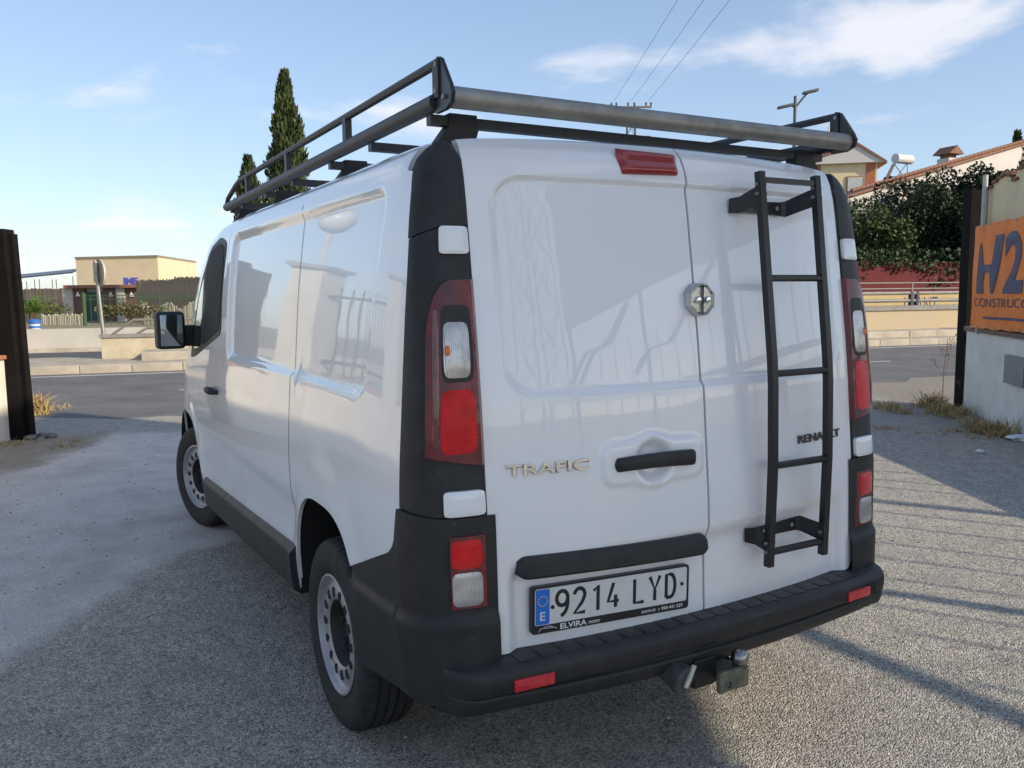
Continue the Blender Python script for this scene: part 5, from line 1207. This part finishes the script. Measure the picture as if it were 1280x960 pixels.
for _ in range(17): u = random.random(); p = rw.location+RWM @ Vector((-.2+2.5*u, -.12-random.random()*.25, 0)); tuft(V, F, p, random.uniform(.12, .34), 60, .16)
for _ in range(10): tuft(V, F, (random.uniform(4.75, 5.8), random.uniform(10.3, 11.2), 0), random.uniform(.08, .24), 45, .16)
for _ in range(10): tuft(V, F, (random.uniform(4.2, 5.2), random.uniform(8.6, 9.4), 0), random.uniform(.04, .10), 25, .2, 1.)
tag(mobj('dry_weeds', V, F, STRAW), 'dry straw coloured weeds at the foot of the right wall', 'weeds', kind='stuff')
V, F = [], []
for (px, py, h, n) in ((48, 518, .38, 260), (40, 515, .3, 150), (60, 512, .14, 90), (15, 556, .08, 60), (75, 558, .06, 60), (95, 552, .05, 60)):
    p = gp(px, py); tuft(V, F, p, h, n, .13 if h > .2 else .3, .35 if h > .2 else .9)
tag(mobj('dry_weeds', V, F, STRAW), 'dry golden weeds round the foot of the left gate post', 'weeds', kind='stuff')
def thistle(px, py, h, label, sd_):
    random.seed(sd_); p = gp(px, py); t = MB(); 
    def br(b, d, l, r, dep):
        e = b+d*l; t.tube([b, (b+e)/2+Vector((random.gauss(0, .02), random.gauss(0, .02), 0)), e], [r, r*.8, r*.55], 5)
        if dep:
            for k in range(4): u = random.uniform(.35, 1.); dd = (d+Vector((random.gauss(0, .6), random.gauss(0, .6), random.uniform(0, .3)))).normalized(); br(b+d*l*u, dd, l*random.uniform(.25, .42), r*.55, dep-1)
        else: t.lathe([(.002, -.012), (.012, 0), (.002, .014)], 6, 'Z', Matrix.Translation(e))
    br(Vector((0, 0, 0)), Vector((.04, 0, 1)).normalized(), h*.8, .007, 2); o = t.obj('dead_thistle', mat('dead_stalk', (.20, .13, .09), .9)); o.location = p; tag(o, label, 'plant', 'dead thistles at the right wall')
thistle(1266, 536, .85, 'dead branching thistle in front of the white wall base', 4); thistle(1208, 510, .6, 'small dead thistle at the foot of the right gate post', 6); thistle(1178, 505, 1.1, 'tall pale dry stalk left of the right gate post', 9)
random.seed(12)
def crumple(name, p, r, m, label, cat, sq=.5):
    bm = bmesh.new(); bmesh.ops.create_icosphere(bm, subdivisions=2, radius=r)
    for v in bm.verts: v.co *= random.uniform(.65, 1.2); v.co.z = v.co.z*sq+r*sq*.6
    me_ = bpy.data.meshes.new(name); bm.to_mesh(me_); bm.free(); me_.materials.append(m); o = bpy.data.objects.new(name, me_); col.objects.link(o); o.location = p; tag(o, label, cat); return o
BAGW = mat('plastic_white', (.72, .72, .72), .4)
crumple('plastic_bag', gp(1277, 551), .13, BAGW, 'crumpled white plastic bag at the foot of the right wall', 'litter', .35); crumple('paper_scrap', gp(1225, 566), .045, BAGW, 'small white paper scrap on the dirt near the right wall', 'litter')
STONE = mat('loose_stone', (.16, .15, .14), .9, var=.4, vscale=20)
for i, (px, py) in enumerate(((52, 545), (38, 549), (64, 547))): crumple('rock', gp(px, py), .07 if i else .05, STONE, ['broken stone at the foot of the left gate post', 'small dark rubble lump beside the left gate post', 'flat grey rubble piece in the dirt by the left gate'][i], 'rock', .5)
V, F = [], []; random.seed(21)
for _ in range(1500):
    a = random.random(); x = random.uniform(-5.5, 4.6); y_ = random.uniform(2.2, 10)*random.uniform(.4, 1)+1.; r = random.uniform(.003, .009)*(1+.06*y_)
    k = len(V); rot = random.uniform(0, 6.28)
    for j in range(5): t = rot+j*1.2566; V.append((x+r*math.cos(t)*random.uniform(.7, 1.3), y_+r*math.sin(t)*random.uniform(.7, 1.3), .001))
    V.append((x, y_, r*.9)); F += [(k+j, k+(j+1) % 5, k+5) for j in range(5)]
tag(mobj('loose_gravel', V, F, mat('gravel_bits', (.34, .32, .29), .9, var=.5, vscale=3.)), 'loose gravel bits scattered on the yard', 'gravel', kind='stuff')
